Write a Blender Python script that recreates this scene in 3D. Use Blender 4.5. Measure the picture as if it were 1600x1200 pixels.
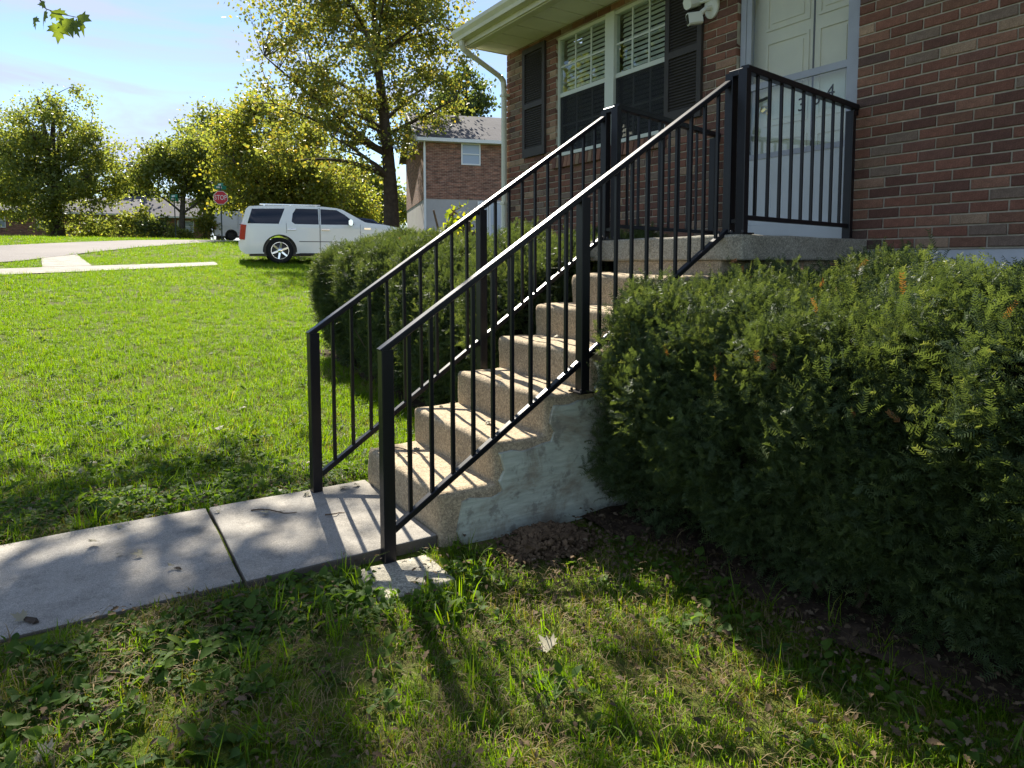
import bpy, bmesh, math, random
import numpy as np
from mathutils import Vector, Matrix, noise, geometry, Quaternion

# ------------------------------------------------------------------ camera, sky, sun, exposure
sc = bpy.context.scene
for o in list(bpy.data.objects):
    bpy.data.objects.remove(o)
C = sc.collection
R = math.radians
YAW, PITCH, ROLL = R(-57.517), R(-4.201), R(-0.082)
CAM = Vector((2.9926, -4.4528, 1.1821))
Fv = Vector((math.sin(YAW) * math.cos(PITCH), math.cos(YAW) * math.cos(PITCH), math.sin(PITCH)))
R0 = Vector((math.cos(YAW), -math.sin(YAW), 0))
U0 = R0.cross(Fv)
Rv = R0 * math.cos(ROLL) + U0 * math.sin(ROLL)
Uv = -R0 * math.sin(ROLL) + U0 * math.cos(ROLL)
cd = bpy.data.cameras.new('camera')
cam = bpy.data.objects.new('camera', cd)
C.objects.link(cam)
cd.sensor_width = 36.0
cd.lens = 1044.266 / 1600 * 36
cd.shift_x = (800 - 799.1) / 1600
cd.shift_y = -(600 - 487.75) / 1600
cd.clip_start = 0.05
cd.clip_end = 2000
M = Matrix((Rv, Uv, -Fv)).transposed().to_4x4()
M.translation = CAM
cam.matrix_world = M
sc.camera = cam

SUN_AZ, SUN_EL = R(-80), R(41)
S = Vector((math.sin(SUN_AZ) * math.cos(SUN_EL), math.cos(SUN_AZ) * math.cos(SUN_EL), math.sin(SUN_EL)))
sl = bpy.data.lights.new('sun', 'SUN')
sl.energy = 4.7
sl.angle = R(0.5)
sl.color = (1.0, 0.93, 0.80)
so = bpy.data.objects.new('sun', sl)
so.rotation_euler = (-S).to_track_quat('-Z', 'Y').to_euler()
so.location = (-20, 10, 40)
C.objects.link(so)

wd = bpy.data.worlds.new('World')
sc.world = wd
wd.use_nodes = True
wt = wd.node_tree
wt.nodes.clear()
def wn(t, **k):
    n = wt.nodes.new(t)
    for a, b in k.items():
        setattr(n, a, b)
    return n
sky = wn('ShaderNodeTexSky', sky_type='NISHITA', sun_disc=False, sun_elevation=SUN_EL, sun_rotation=SUN_AZ,
         air_density=1.0, dust_density=0.0, ozone_density=1.6)
tc = wn('ShaderNodeTexCoord')
mp = wn('ShaderNodeMapping')
mp.inputs['Rotation'].default_value = (0, 0, R(25))
mp.inputs['Scale'].default_value = (1.3, 2.2, 11.0)
nz = wn('ShaderNodeTexNoise')
nz.inputs['Scale'].default_value = 1.6
nz.inputs['Detail'].default_value = 7
nz.inputs['Roughness'].default_value = 0.55
nz.inputs['Distortion'].default_value = 0.6
cr = wn('ShaderNodeValToRGB')
cr.color_ramp.elements[0].position = 0.43
cr.color_ramp.elements[1].position = 0.64
cr.color_ramp.elements[1].color = (0.9, 0.9, 0.9, 1)
mx = wn('ShaderNodeMixRGB')
mx.inputs['Color2'].default_value = (3.9, 4.4, 6.0, 1)
bg = wn('ShaderNodeBackground')
bg.inputs['Strength'].default_value = 0.066
wo = wn('ShaderNodeOutputWorld')
L = wt.links.new
L(tc.outputs['Generated'], mp.inputs[0]); L(mp.outputs[0], nz.inputs['Vector']); L(nz.outputs['Fac'], cr.inputs[0])
L(cr.outputs[0], mx.inputs['Fac']); L(sky.outputs[0], mx.inputs['Color1']); L(mx.outputs[0], bg.inputs[0]); L(bg.outputs[0], wo.inputs[0])

sc.view_settings.view_transform = 'Standard'
sc.view_settings.look = 'None'
sc.view_settings.gamma = 1
sc.view_settings.exposure = 1.45
sc.render.engine = 'CYCLES'
sc.cycles.max_bounces = 7
sc.cycles.diffuse_bounces = 4
sc.cycles.glossy_bounces = 3
sc.cycles.transmission_bounces = 5
sc.cycles.transparent_max_bounces = 10
sc.cycles.use_denoising = True
sc.cycles.sample_clamp_indirect = 6

rng = np.random.default_rng(11)
random.seed(11)

# ------------------------------------------------------------------ materials
MATS = {}
class N:
    """tiny node-graph helper around one Principled material"""
    def __init__(self, name):
        self.m = bpy.data.materials.new(name)
        self.m.use_nodes = True
        self.t = self.m.node_tree
        self.b = self.t.nodes['Principled BSDF']
        self.out = self.t.nodes['Material Output']
        MATS[name] = self.m
    def n(self, t, **k):
        x = self.t.nodes.new(t)
        for a, v in k.items():
            if a in x.inputs:
                x.inputs[a].default_value = v
            else:
                setattr(x, a, v)
        return x
    def l(self, a, b):
        self.t.links.new(a, b)
    def coord(self, kind='Object', scale=(1, 1, 1)):
        c = self.n('ShaderNodeTexCoord'); m = self.n('ShaderNodeMapping')
        m.inputs['Scale'].default_value = scale
        self.l(c.outputs[kind], m.inputs[0])
        return m.outputs[0]
    def noise(self, scale, detail=5, rough=0.55, vec=None, dist=0.0):
        x = self.n('ShaderNodeTexNoise')
        x.inputs['Scale'].default_value = scale; x.inputs['Detail'].default_value = detail
        x.inputs['Roughness'].default_value = rough; x.inputs['Distortion'].default_value = dist
        if vec is not None: self.l(vec, x.inputs['Vector'])
        return x.outputs['Fac']
    def ramp(self, fac, stops):
        r = self.n('ShaderNodeValToRGB')
        e = r.color_ramp.elements
        while len(e) < len(stops): e.new(0.5)
        for i, (p, c) in enumerate(stops):
            e[i].position = p
            e[i].color = (c, c, c, 1) if isinstance(c, (int, float)) else (*c, 1)
        self.l(fac, r.inputs[0])
        return r.outputs[0]
    def mix(self, fac, a, b, mode='MIX'):
        x = self.n('ShaderNodeMixRGB', blend_type=mode)
        for s, v in (('Fac', fac), ('Color1', a), ('Color2', b)):
            if isinstance(v, (int, float)): x.inputs[s].default_value = v if s == 'Fac' else (v, v, v, 1)
            elif isinstance(v, tuple): x.inputs[s].default_value = (*v, 1)
            else: self.l(v, x.inputs[s])
        return x.outputs[0]
    def bump(self, h, strength=0.3, dist=0.01):
        x = self.n('ShaderNodeBump')
        x.inputs['Strength'].default_value = strength; x.inputs['Distance'].default_value = dist
        self.l(h, x.inputs['Height']); self.l(x.outputs[0], self.b.inputs['Normal'])
    def col(self, c):
        if isinstance(c, tuple): self.b.inputs['Base Color'].default_value = (*c, 1)
        else: self.l(c, self.b.inputs['Base Color'])
        return self
    def set(self, **k):
        for a, v in k.items():
            self.b.inputs[a.replace('_', ' ')].default_value = v
        return self

def simple(name, c, rough=0.5, metal=0.0, spec=0.5, var=0.0, scale=8, bump=0.0, coat=0.0):
    g = N(name)
    g.set(Roughness=rough, Metallic=metal)
    g.b.inputs['Specular IOR Level'].default_value = spec
    if coat: g.b.inputs['Coat Weight'].default_value = coat; g.b.inputs['Coat Roughness'].default_value = 0.05
    if var or bump:
        v = g.coord('Object'); f = g.noise(scale, 6, 0.6, v)
        lo = tuple(x * (1 - var) for x in c); hi = tuple(min(1, x * (1 + var)) for x in c)
        g.col(g.ramp(f, [(0.3, lo), (0.7, hi)]))
        if bump: g.bump(g.noise(scale * 6, 4, 0.6, v), bump, 0.004)
    else:
        g.col(c)
    return g.m

def concrete(name, base, dark, speck, agg=True, scale=1.0):
    g = N(name); v = g.coord('Object')
    big = g.noise(2.3 * scale, 6, 0.65, v, 0.4)
    c = g.mix(g.ramp(big, [(0.35, 0.0), (0.68, 1.0)]), dark, base)
    st = g.noise(6.5 * scale, 8, 0.7, v)
    c = g.mix(g.ramp(st, [(0.5, 0.0), (0.66, 0.55)]), c, tuple(x * 0.5 for x in dark))
    vo = g.n('ShaderNodeTexVoronoi'); vo.inputs['Scale'].default_value = 130 * scale; g.l(v, vo.inputs['Vector'])
    sp = g.ramp(vo.outputs['Color'], [(0.25, tuple(x * 0.45 for x in speck)), (0.6, speck), (0.9, tuple(min(1, x * 1.5) for x in speck))])
    c = g.mix(0.5 if agg else 0.16, c, sp)
    fine = g.noise(300 * scale, 2, 0.6, v)
    c = g.mix(0.35, c, g.ramp(fine, [(0.35, 0.12), (0.62, 0.95)]), 'OVERLAY')
    if not agg:   # slab sides coloured darker: soil stain plus the shade on them painted in
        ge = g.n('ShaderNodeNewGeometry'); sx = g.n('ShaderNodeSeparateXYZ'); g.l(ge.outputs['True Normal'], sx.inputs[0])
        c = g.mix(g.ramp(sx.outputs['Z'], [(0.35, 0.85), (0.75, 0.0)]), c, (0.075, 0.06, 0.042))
    g.col(c); g.set(Roughness=0.9); g.b.inputs['Specular IOR Level'].default_value = 0.25
    h = g.mix(0.5, vo.outputs['Distance'], fine)
    g.bump(h, 0.55 if agg else 0.3, 0.006)
    return g.m

M_STEP = concrete('step_concrete', (0.49, 0.385, 0.25), (0.29, 0.235, 0.16), (0.44, 0.345, 0.225))
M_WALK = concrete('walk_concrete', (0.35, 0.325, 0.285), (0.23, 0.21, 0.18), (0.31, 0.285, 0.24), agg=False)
M_LAND = concrete('landing_concrete', (0.46, 0.43, 0.35), (0.19, 0.175, 0.13), (0.36, 0.33, 0.26))
M_FOUND = simple('foundation_paint', (0.55, 0.56, 0.56), 0.9, var=0.15, scale=3, bump=0.3)

def plaster():
    g = N('patch_plaster'); v = g.coord('Object')
    a = g.noise(3.2, 7, 0.7, v, 0.8)
    b = g.noise(11, 6, 0.7, v)
    c = g.mix(g.ramp(a, [(0.40, 0.0), (0.55, 1.0)]), (0.33, 0.30, 0.22), (0.49, 0.52, 0.42))
    c = g.mix(g.ramp(b, [(0.54, 0.0), (0.62, 0.7)]), c, (0.22, 0.205, 0.165))
    vs = g.coord('Object', (9, 9, 60)); s = g.noise(1.0, 5, 0.6, vs)
    c = g.mix(0.35, c, g.ramp(s, [(0.3, 0.25), (0.7, 0.75)]), 'OVERLAY')
    g.col(c); g.set(Roughness=0.92); g.bump(g.mix(0.5, s, b), 0.6, 0.012)
    return g.m
M_PLAST = plaster()

M_BLACK = simple('black_railing_paint', (0.007, 0.007, 0.010), 0.36, 0.0, 0.35, var=0.15, scale=30, bump=0.04)
M_BOLT = simple('bolt_steel', (0.05, 0.05, 0.055), 0.4, 0.8)

def brickmat():
    g = N('house_brick'); v = g.coord('Object')
    a = g.n('ShaderNodeVertexColor', layer_name='Col')
    f = g.noise(38, 6, 0.7, v)
    f2 = g.noise(160, 3, 0.7, v)
    c = g.mix(0.55, a.outputs['Color'], g.ramp(f, [(0.3, 0.28), (0.7, 0.74)]), 'OVERLAY')
    c = g.mix(0.4, c, g.ramp(f2, [(0.35, 0.25), (0.65, 0.75)]), 'OVERLAY')
    g.col(c); g.set(Roughness=0.88); g.b.inputs['Specular IOR Level'].default_value = 0.25
    vs = g.coord('Object', (40, 40, 400))
    g.bump(g.mix(0.5, f2, g.noise(1, 3, 0.6, vs)), 0.5, 0.003)
    return g.m
M_BRICK = brickmat()
M_MORTAR = simple('mortar', (0.42, 0.37, 0.285), 0.95, spec=0.2, var=0.25, scale=14, bump=0.5)
M_CREAM = simple('cream_gutter_paint', (0.62, 0.60, 0.47), 0.45, var=0.08, scale=5)
M_SOFFIT = simple('soffit_paint', (0.74, 0.71, 0.64), 0.6, var=0.08, scale=3)
M_WINFR = simple('window_frame_white', (0.58, 0.60, 0.52), 0.45, var=0.05, scale=6)
M_SHUT = simple('shutter_charcoal', (0.045, 0.038, 0.034), 0.6, spec=0.3, var=0.15, scale=9)
M_BLIND = simple('blind_slat', (0.72, 0.71, 0.64), 0.5)
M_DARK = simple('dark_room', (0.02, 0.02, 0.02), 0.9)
M_DOOR = simple('door_cream', (0.80, 0.745, 0.59), 0.45, var=0.06, scale=4)
M_ALU = simple('storm_door_grey', (0.33, 0.34, 0.37), 0.4, var=0.08, scale=6)
M_KICK = simple('kick_panel_grey', (0.52, 0.54, 0.53), 0.45, var=0.05, scale=3)
M_BRASS = simple('brass', (0.75, 0.52, 0.16), 0.18, 1.0)
M_WHITEPL = simple('white_plastic', (0.72, 0.72, 0.66), 0.4)
M_BLKPL = simple('black_plastic', (0.012, 0.012, 0.013), 0.2)
M_CHROME = simple('chrome', (0.75, 0.76, 0.78), 0.12, 1.0)
M_TYRE = simple('tyre_rubber', (0.012, 0.012, 0.013), 0.8, spec=0.3)
M_CARW = simple('pearl_white_paint', (0.84, 0.84, 0.81), 0.25, 0.0, 0.5, coat=1.0)
M_CARB = simple('navy_paint', (0.012, 0.018, 0.045), 0.2, 0.0, 0.5, coat=1.0)
M_VANW = simple('van_white_paint', (0.78, 0.77, 0.80), 0.4)
M_CGLASS = simple('tinted_glass', (0.006, 0.007, 0.012), 0.03, 0.0, 0.7)
M_WSHIELD = simple('windscreen_glass', (0.05, 0.06, 0.065), 0.03, 0.0, 0.8)
M_TAIL = simple('red_lens', (0.45, 0.008, 0.012), 0.15, coat=0.6)
M_SIGNR = simple('sign_red', (0.50, 0.012, 0.03), 0.45)
M_SIGNW = simple('sign_white', (0.75, 0.74, 0.74), 0.45)
M_SIGNG = simple('sign_green', (0.0, 0.19, 0.12), 0.45)
M_SIGNP = simple('sign_post_green', (0.03, 0.045, 0.04), 0.6)
M_TRIMW = simple('white_trim', (0.72, 0.73, 0.74), 0.5)
M_SIDING = simple('gable_siding', (0.52, 0.55, 0.60), 0.6)
M_BASEM = simple('basement_block', (0.42, 0.40, 0.40), 0.9, var=0.1, scale=1.2)
M_FASC = simple('roof_edge', (0.12, 0.11, 0.10), 0.8)

def winglass(name, tint, refl=1.0):
    g = N(name)
    g.t.nodes.remove(g.b)
    fr = g.n('ShaderNodeFresnel')
    ge = g.n('ShaderNodeNewGeometry'); mr = g.n('ShaderNodeMapRange'); g.l(ge.outputs['Backfacing'], mr.inputs['Value'])   # thin pane: same reflectance from both sides
    mr.inputs['To Min'].default_value = 1.55; mr.inputs['To Max'].default_value = 1 / 1.55; g.l(mr.outputs[0], fr.inputs['IOR'])
    tr = g.n('ShaderNodeBsdfTransparent'); tr.inputs[0].default_value = (*tint, 1)
    gl = g.n('ShaderNodeBsdfGlossy'); gl.inputs['Roughness'].default_value = 0.008
    gl.inputs[0].default_value = (refl, refl, refl, 1)
    ms = g.n('ShaderNodeMixShader')
    g.l(fr.outputs[0], ms.inputs[0]); g.l(tr.outputs[0], ms.inputs[1]); g.l(gl.outputs[0], ms.inputs[2]); g.l(ms.outputs[0], g.out.inputs[0])
    return g.m
M_GLASS = winglass('window_glass', (0.86, 0.9, 0.88))
M_STORMG = winglass('storm_glass', (0.9, 0.93, 0.92))
M_STORMU = winglass('storm_upper_glass', (0.95, 0.96, 0.95), 0.25)
def screenmat():
    g = N('insect_screen'); g.t.nodes.remove(g.b)
    tr = g.n('ShaderNodeBsdfTransparent'); df = g.n('ShaderNodeBsdfDiffuse'); df.inputs[0].default_value = (0.035, 0.035, 0.04, 1)
    ms = g.n('ShaderNodeMixShader'); ms.inputs[0].default_value = 0.55
    g.l(tr.outputs[0], ms.inputs[1]); g.l(df.outputs[0], ms.inputs[2]); g.l(ms.outputs[0], g.out.inputs[0])
    return g.m
M_SCREEN = screenmat()

def leafmat(name, ca, cb, cc=None, trans=0.5, tcol=None, rough=0.45, rnd='attr', spec=0.4):
    """leaf / blade: Principled mixed with translucency; colour varies leaf by leaf"""
    g = N(name)
    if rnd == 'attr':
        a = g.n('ShaderNodeAttribute', attribute_name='rnd'); f = a.outputs['Fac']
    else:
        a = g.n('ShaderNodeObjectInfo'); b = g.n('ShaderNodeAttribute', attribute_name='rnd')
        m = g.n('ShaderNodeMath', operation='MULTIPLY_ADD'); g.l(b.outputs['Fac'], m.inputs[0]); m.inputs[1].default_value = 0.5
        m2 = g.n('ShaderNodeMath', operation='MULTIPLY'); g.l(a.outputs['Random'], m2.inputs[0]); m2.inputs[1].default_value = 0.5
        g.l(m2.outputs[0], m.inputs[2]); f = m.outputs[0]
    st = [(0.0, ca), (0.75, cb)] + ([(0.97, cc)] if cc else [])
    c = g.ramp(f, st)
    g.col(c); g.set(Roughness=rough); g.b.inputs['Specular IOR Level'].default_value = spec
    t = g.n('ShaderNodeBsdfTranslucent')
    k = tcol or (1.9, 1.75, 0.7)
    tm = g.mix(1.0, c, k, 'MULTIPLY')
    g.l(tm, t.inputs[0])
    ms = g.n('ShaderNodeMixShader'); ms.inputs[0].default_value = trans
    g.l(g.b.outputs[0], ms.inputs[1]); g.l(t.outputs[0], ms.inputs[2]); g.l(ms.outputs[0], g.out.inputs[0])
    return g.m
ML_MAIN = leafmat('sycamore_leaf', (0.10, 0.13, 0.042), (0.16, 0.18, 0.056), (0.25, 0.20, 0.045), 0.6)
ML_YEL = leafmat('yellowing_leaf', (0.12, 0.16, 0.045), (0.18, 0.205, 0.052), (0.29, 0.25, 0.045), 0.62)
ML_GRN = leafmat('green_leaf', (0.115, 0.155, 0.055), (0.165, 0.205, 0.062), (0.22, 0.22, 0.055), 0.6)
ML_DRK = leafmat('dark_leaf', (0.05, 0.08, 0.028), (0.09, 0.12, 0.034), None, 0.45)
ML_EVER = leafmat('evergreen_leaf', (0.012, 0.028, 0.022), (0.025, 0.045, 0.03), None, 0.2)
ML_BRIGHT = leafmat('bright_sapling_leaf', (0.13, 0.19, 0.015), (0.21, 0.25, 0.02), (0.27, 0.28, 0.03), 0.6)
ML_MAPLE = leafmat('maple_leaf', (0.09, 0.14, 0.033), (0.14, 0.19, 0.033), (0.22, 0.22, 0.025), 0.55)
ML_YEW = leafmat('yew_needle', (0.036, 0.060, 0.026), (0.078, 0.112, 0.044), (0.15, 0.18, 0.07), 0.38, rnd='both', rough=0.5, spec=0.18)
ML_YEWB = leafmat('brown_yew_needle', (0.20, 0.085, 0.035), (0.28, 0.125, 0.05), None, 0.3, rnd='both')
ML_GRASS = leafmat('grass_blade', (0.075, 0.155, 0.006), (0.125, 0.22, 0.008), (0.22, 0.23, 0.035), 0.58, (1.9, 1.75, 0.45), rnd='both', rough=0.5, spec=0.3)
ML_DRYG = leafmat('yellowed_grass', (0.12, 0.13, 0.02), (0.19, 0.18, 0.035), (0.27, 0.22, 0.07), 0.5, (1.6, 1.5, 0.5), rnd='both', rough=0.6, spec=0.2)
ML_STRAW = leafmat('dry_straw', (0.17, 0.125, 0.05), (0.27, 0.20, 0.085), None, 0.3, (1.2, 1.1, 0.7), rnd='both', rough=0.7)
ML_WEED = leafmat('weed_leaf', (0.045, 0.095, 0.02), (0.085, 0.15, 0.022), (0.13, 0.20, 0.03), 0.5, rnd='both', rough=0.62, spec=0.15)
ML_FALL = leafmat('fallen_leaf', (0.16, 0.15, 0.10), (0.30, 0.27, 0.18), (0.42, 0.40, 0.30), 0.2, (1.1, 1.0, 0.7), rnd='both', rough=0.7)
ML_LITTER = leafmat('leaf_litter', (0.06, 0.042, 0.025), (0.12, 0.085, 0.05), (0.2, 0.15, 0.1), 0.15, (1.1, 1.0, 0.7), rnd='both', rough=0.85, spec=0.1)
M_BARK = simple('bark', (0.06, 0.045, 0.033), 0.95, spec=0.2, var=0.4, scale=6, bump=0.8)
M_BARK2 = simple('grey_bark', (0.10, 0.085, 0.07), 0.95, spec=0.2, var=0.4, scale=5, bump=0.8)
M_TWIG = simple('twig', (0.10, 0.065, 0.04), 0.9, var=0.3, scale=20)
M_HCORE = simple('shade_core', (0.016, 0.016, 0.009), 1.0, spec=0.05, var=0.6, scale=25, bump=1.0)
M_SOIL = simple('soil', (0.065, 0.045, 0.03), 1.0, spec=0.1, var=0.5, scale=14, bump=1.0)
M_CLOD = simple('loose_soil', (0.12, 0.08, 0.048), 1.0, spec=0.1, var=0.45, scale=18, bump=1.0)

def groundmat():
    g = N('lawn_ground'); v = g.coord('Object')
    a = g.noise(0.7, 6, 0.6, v); b = g.noise(22, 6, 0.7, v)
    c = g.ramp(b, [(0.3, (0.05, 0.055, 0.014)), (0.55, (0.10, 0.145, 0.012)), (0.75, (0.14, 0.20, 0.016))])
    c = g.mix(g.ramp(a, [(0.42, 0.0), (0.66, 0.6)]), c, (0.11, 0.085, 0.045))
    g.col(c); g.set(Roughness=0.95); g.b.inputs['Specular IOR Level'].default_value = 0.1
    g.bump(b, 0.9, 0.03)
    return g.m
M_GROUND = groundmat()
def asphalt():
    g = N('worn_asphalt'); v = g.coord('Object')
    a = g.noise(0.35, 6, 0.6, v); b = g.noise(120, 3, 0.7, v)
    c = g.ramp(a, [(0.35, (0.12, 0.105, 0.10)), (0.65, (0.17, 0.15, 0.14))])
    c = g.mix(0.3, c, g.ramp(b, [(0.3, 0.2), (0.7, 0.8)]), 'OVERLAY')
    g.col(c); g.set(Roughness=0.9); g.bump(b, 0.4, 0.01)
    return g.m
M_ROAD = asphalt()
def farbrick():
    g = N('neighbour_brick'); v = g.coord('UV')
    t = g.n('ShaderNodeTexBrick')
    g.l(v, t.inputs['Vector'])
    t.inputs['Color1'].default_value = (0.27, 0.115, 0.075, 1); t.inputs['Color2'].default_value = (0.15, 0.068, 0.05, 1)
    t.inputs['Mortar'].default_value = (0.33, 0.26, 0.2, 1)
    t.inputs['Scale'].default_value = 1.0; t.inputs['Mortar Size'].default_value = 0.006
    t.inputs['Brick Width'].default_value = 0.2032; t.inputs['Row Height'].default_value = 0.0677
    vm = g.n('ShaderNodeMapping'); vm.inputs['Scale'].default_value = (2.2, 7, 1); g.l(v, vm.inputs[0])
    f = g.noise(1.3, 2, 0.5, vm.outputs[0])
    c = g.mix(0.6, t.outputs['Color'], g.ramp(f, [(0.35, 0.2), (0.65, 0.8)]), 'OVERLAY')
    g.col(c); g.set(Roughness=0.9); g.bump(t.outputs['Fac'], -0.4, 0.006)
    return g.m
M_FBRICK = farbrick()
def shingle():
    g = N('roof_shingle'); v = g.coord('UV')
    t = g.n('ShaderNodeTexBrick'); g.l(v, t.inputs['Vector'])
    t.inputs['Color1'].default_value = (0.07, 0.068, 0.08, 1); t.inputs['Color2'].default_value = (0.11, 0.105, 0.118, 1)
    t.inputs['Mortar'].default_value = (0.06, 0.055, 0.055, 1)
    t.inputs['Scale'].default_value = 1.0; t.inputs['Mortar Size'].default_value = 0.012
    t.inputs['Brick Width'].default_value = 0.33; t.inputs['Row Height'].default_value = 0.14
    c = g.mix(0.4, t.outputs['Color'], g.ramp(g.noise(30, 4, 0.6, v), [(0.3, 0.25), (0.7, 0.75)]), 'OVERLAY')
    g.col(c); g.set(Roughness=0.95); g.bump(t.outputs['Fac'], -0.5, 0.01)
    return g.m
M_SHING = shingle()

# ------------------------------------------------------------------ object helpers
def link(o, parent=None):
    C.objects.link(o)
    if parent is not None:
        o.parent = parent
    return o
def tag(o, label, cat, group=None, kind=None):
    if label: o['label'] = label
    if cat: o['category'] = cat
    if group: o['group'] = group
    if kind: o['kind'] = kind
    return o
def empty(name, loc=(0, 0, 0), rz=0.0, parent=None):
    o = bpy.data.objects.new(name, None)
    o.location = loc; o.rotation_euler = (0, 0, rz); o.empty_display_size = 0.2
    return link(o, parent)

class MB:
    """collects verts / faces for ONE mesh object"""
    def __init__(self): self.v = []; self.f = []; self.m = []; self.cur = 0
    def face(self, *idx): self.f.append(idx); self.m.append(self.cur)
    def add(self, vs, fs):
        b = len(self.v); self.v += [tuple(x) for x in vs]
        for f in fs: self.f.append(tuple(b + i for i in f)); self.m.append(self.cur)
    def box(self, x0, x1, y0, y1, z0, z1):
        self.add([(x0, y0, z0), (x1, y0, z0), (x1, y1, z0), (x0, y1, z0), (x0, y0, z1), (x1, y0, z1), (x1, y1, z1), (x0, y1, z1)],
                 [(0, 3, 2, 1), (4, 5, 6, 7), (0, 1, 5, 4), (1, 2, 6, 5), (2, 3, 7, 6), (3, 0, 4, 7)])
    def bar(self, a, b, w, h, up=(0, 0, 1), ch=0.12):
        """chamfered rectangular bar from a to b; w sideways, h along up"""
        a = Vector(a); b = Vector(b); d = (b - a).normalized(); u = Vector(up)
        s = d.cross(u).normalized(); u = s.cross(d).normalized()
        w2, h2 = w / 2, h / 2; c = min(w, h) * ch
        ring = [(w2 - c, -h2), (w2, -h2 + c), (w2, h2 - c), (w2 - c, h2), (-w2 + c, h2), (-w2, h2 - c), (-w2, -h2 + c), (-w2 + c, -h2)]
        vs = [a + s * p + u * q for p, q in ring] + [b + s * p + u * q for p, q in ring]
        n = 8
        fs = [(i, (i + 1) % n, n + (i + 1) % n, n + i) for i in range(n)] + [tuple(reversed(range(n))), tuple(range(n, 2 * n))]
        self.add(vs, fs)
    def tube(self, pts, rad, n=6, cap=True):
        pts = [Vector(p) for p in pts]; k = len(pts)
        if not hasattr(rad, '__len__'): rad = [rad] * k
        ref = Vector((0.31, 0.2, 0.93)); vs = []
        for i, p in enumerate(pts):
            d = (pts[min(i + 1, k - 1)] - pts[max(i - 1, 0)])
            d = d.normalized() if d.length > 1e-9 else Vector((0, 0, 1))
            s = d.cross(ref)
            if s.length < 0.15: s = d.cross(Vector((1, 0, 0)))
            s.normalize(); u = s.cross(d)
            for j in range(n):
                a = 2 * math.pi * j / n
                vs.append(p + (s * math.cos(a) + u * math.sin(a)) * rad[i])
        fs = []
        for i in range(k - 1):
            for j in range(n):
                fs.append((i * n + j, i * n + (j + 1) % n, (i + 1) * n + (j + 1) % n, (i + 1) * n + j))
        if cap: fs += [tuple(reversed(range(n))), tuple((k - 1) * n + j for j in range(n))]
        self.add(vs, fs)
    def lathe(self, prof, n=24, axis='z', origin=(0, 0, 0), cap=True):
        """prof: list of (radius, height)"""
        vs = []; fs = []; k = len(prof)
        for r, h in prof:
            for j in range(n):
                a = 2 * math.pi * j / n
                p = (r * math.cos(a), r * math.sin(a), h)
                if axis == 'x': p = (h, r * math.cos(a), r * math.sin(a))
                if axis == 'y': p = (r * math.sin(a), h, r * math.cos(a))
                vs.append((p[0] + origin[0], p[1] + origin[1], p[2] + origin[2]))
        for i in range(k - 1):
            for j in range(n):
                fs.append((i * n + j, i * n + (j + 1) % n, (i + 1) * n + (j + 1) % n, (i + 1) * n + j))
        if cap: fs += [tuple(reversed(range(n))), tuple((k - 1) * n + j for j in range(n))]
        self.add(vs, fs)
    def prism(self, poly, fn0, fn1):
        """poly of 2-D points; fn0/fn1 map them to the two ends"""
        n = len(poly); vs = [fn0(p) for p in poly] + [fn1(p) for p in poly]
        self.add(vs, [tuple(reversed(range(n))), tuple(range(n, 2 * n))] + [(i, (i + 1) % n, n + (i + 1) % n, n + i) for i in range(n)])
    def mesh(self, name, mats, smooth=False, fix=True):
        me = bpy.data.meshes.new(name)
        me.from_pydata(self.v, [], self.f)
        for m in (mats if isinstance(mats, (list, tuple)) else [mats]): me.materials.append(m)
        if any(self.m): me.polygons.foreach_set('material_index', self.m)
        if fix:
            b = bmesh.new(); b.from_mesh(me); bmesh.ops.recalc_face_normals(b, faces=b.faces); b.to_mesh(me); b.free()
        if smooth:
            me.polygons.foreach_set('use_smooth', [True] * len(me.polygons))
            try: me.set_sharp_from_angle(angle=R(smooth if smooth is not True else 35))
            except Exception: pass
        me.update()
        return me
    def build(self, name, mats, parent=None, smooth=False, fix=True):
        return link(bpy.data.objects.new(name, self.mesh(name, mats, smooth, fix)), parent)

def np_mesh(name, verts, faces, mat, rnd=None, smooth=False):
    """fast mesh of equal-sized faces (numpy); rnd = per-face value"""
    me = bpy.data.meshes.new(name)
    verts = np.asarray(verts, np.float32); faces = np.asarray(faces, np.int32)
    k = faces.shape[1]
    me.vertices.add(len(verts)); me.vertices.foreach_set('co', verts.ravel())
    me.loops.add(faces.size); me.loops.foreach_set('vertex_index', faces.ravel())
    me.polygons.add(len(faces))
    me.polygons.foreach_set('loop_start', np.arange(len(faces), dtype=np.int32) * k)
    me.update(calc_edges=True)
    if rnd is not None:
        a = me.attributes.new('rnd', 'FLOAT', 'FACE'); a.data.foreach_set('value', np.asarray(rnd, np.float32))
    if smooth: me.polygons.foreach_set('use_smooth', [True] * len(me.polygons))
    me.materials.append(mat)
    return me

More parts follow.
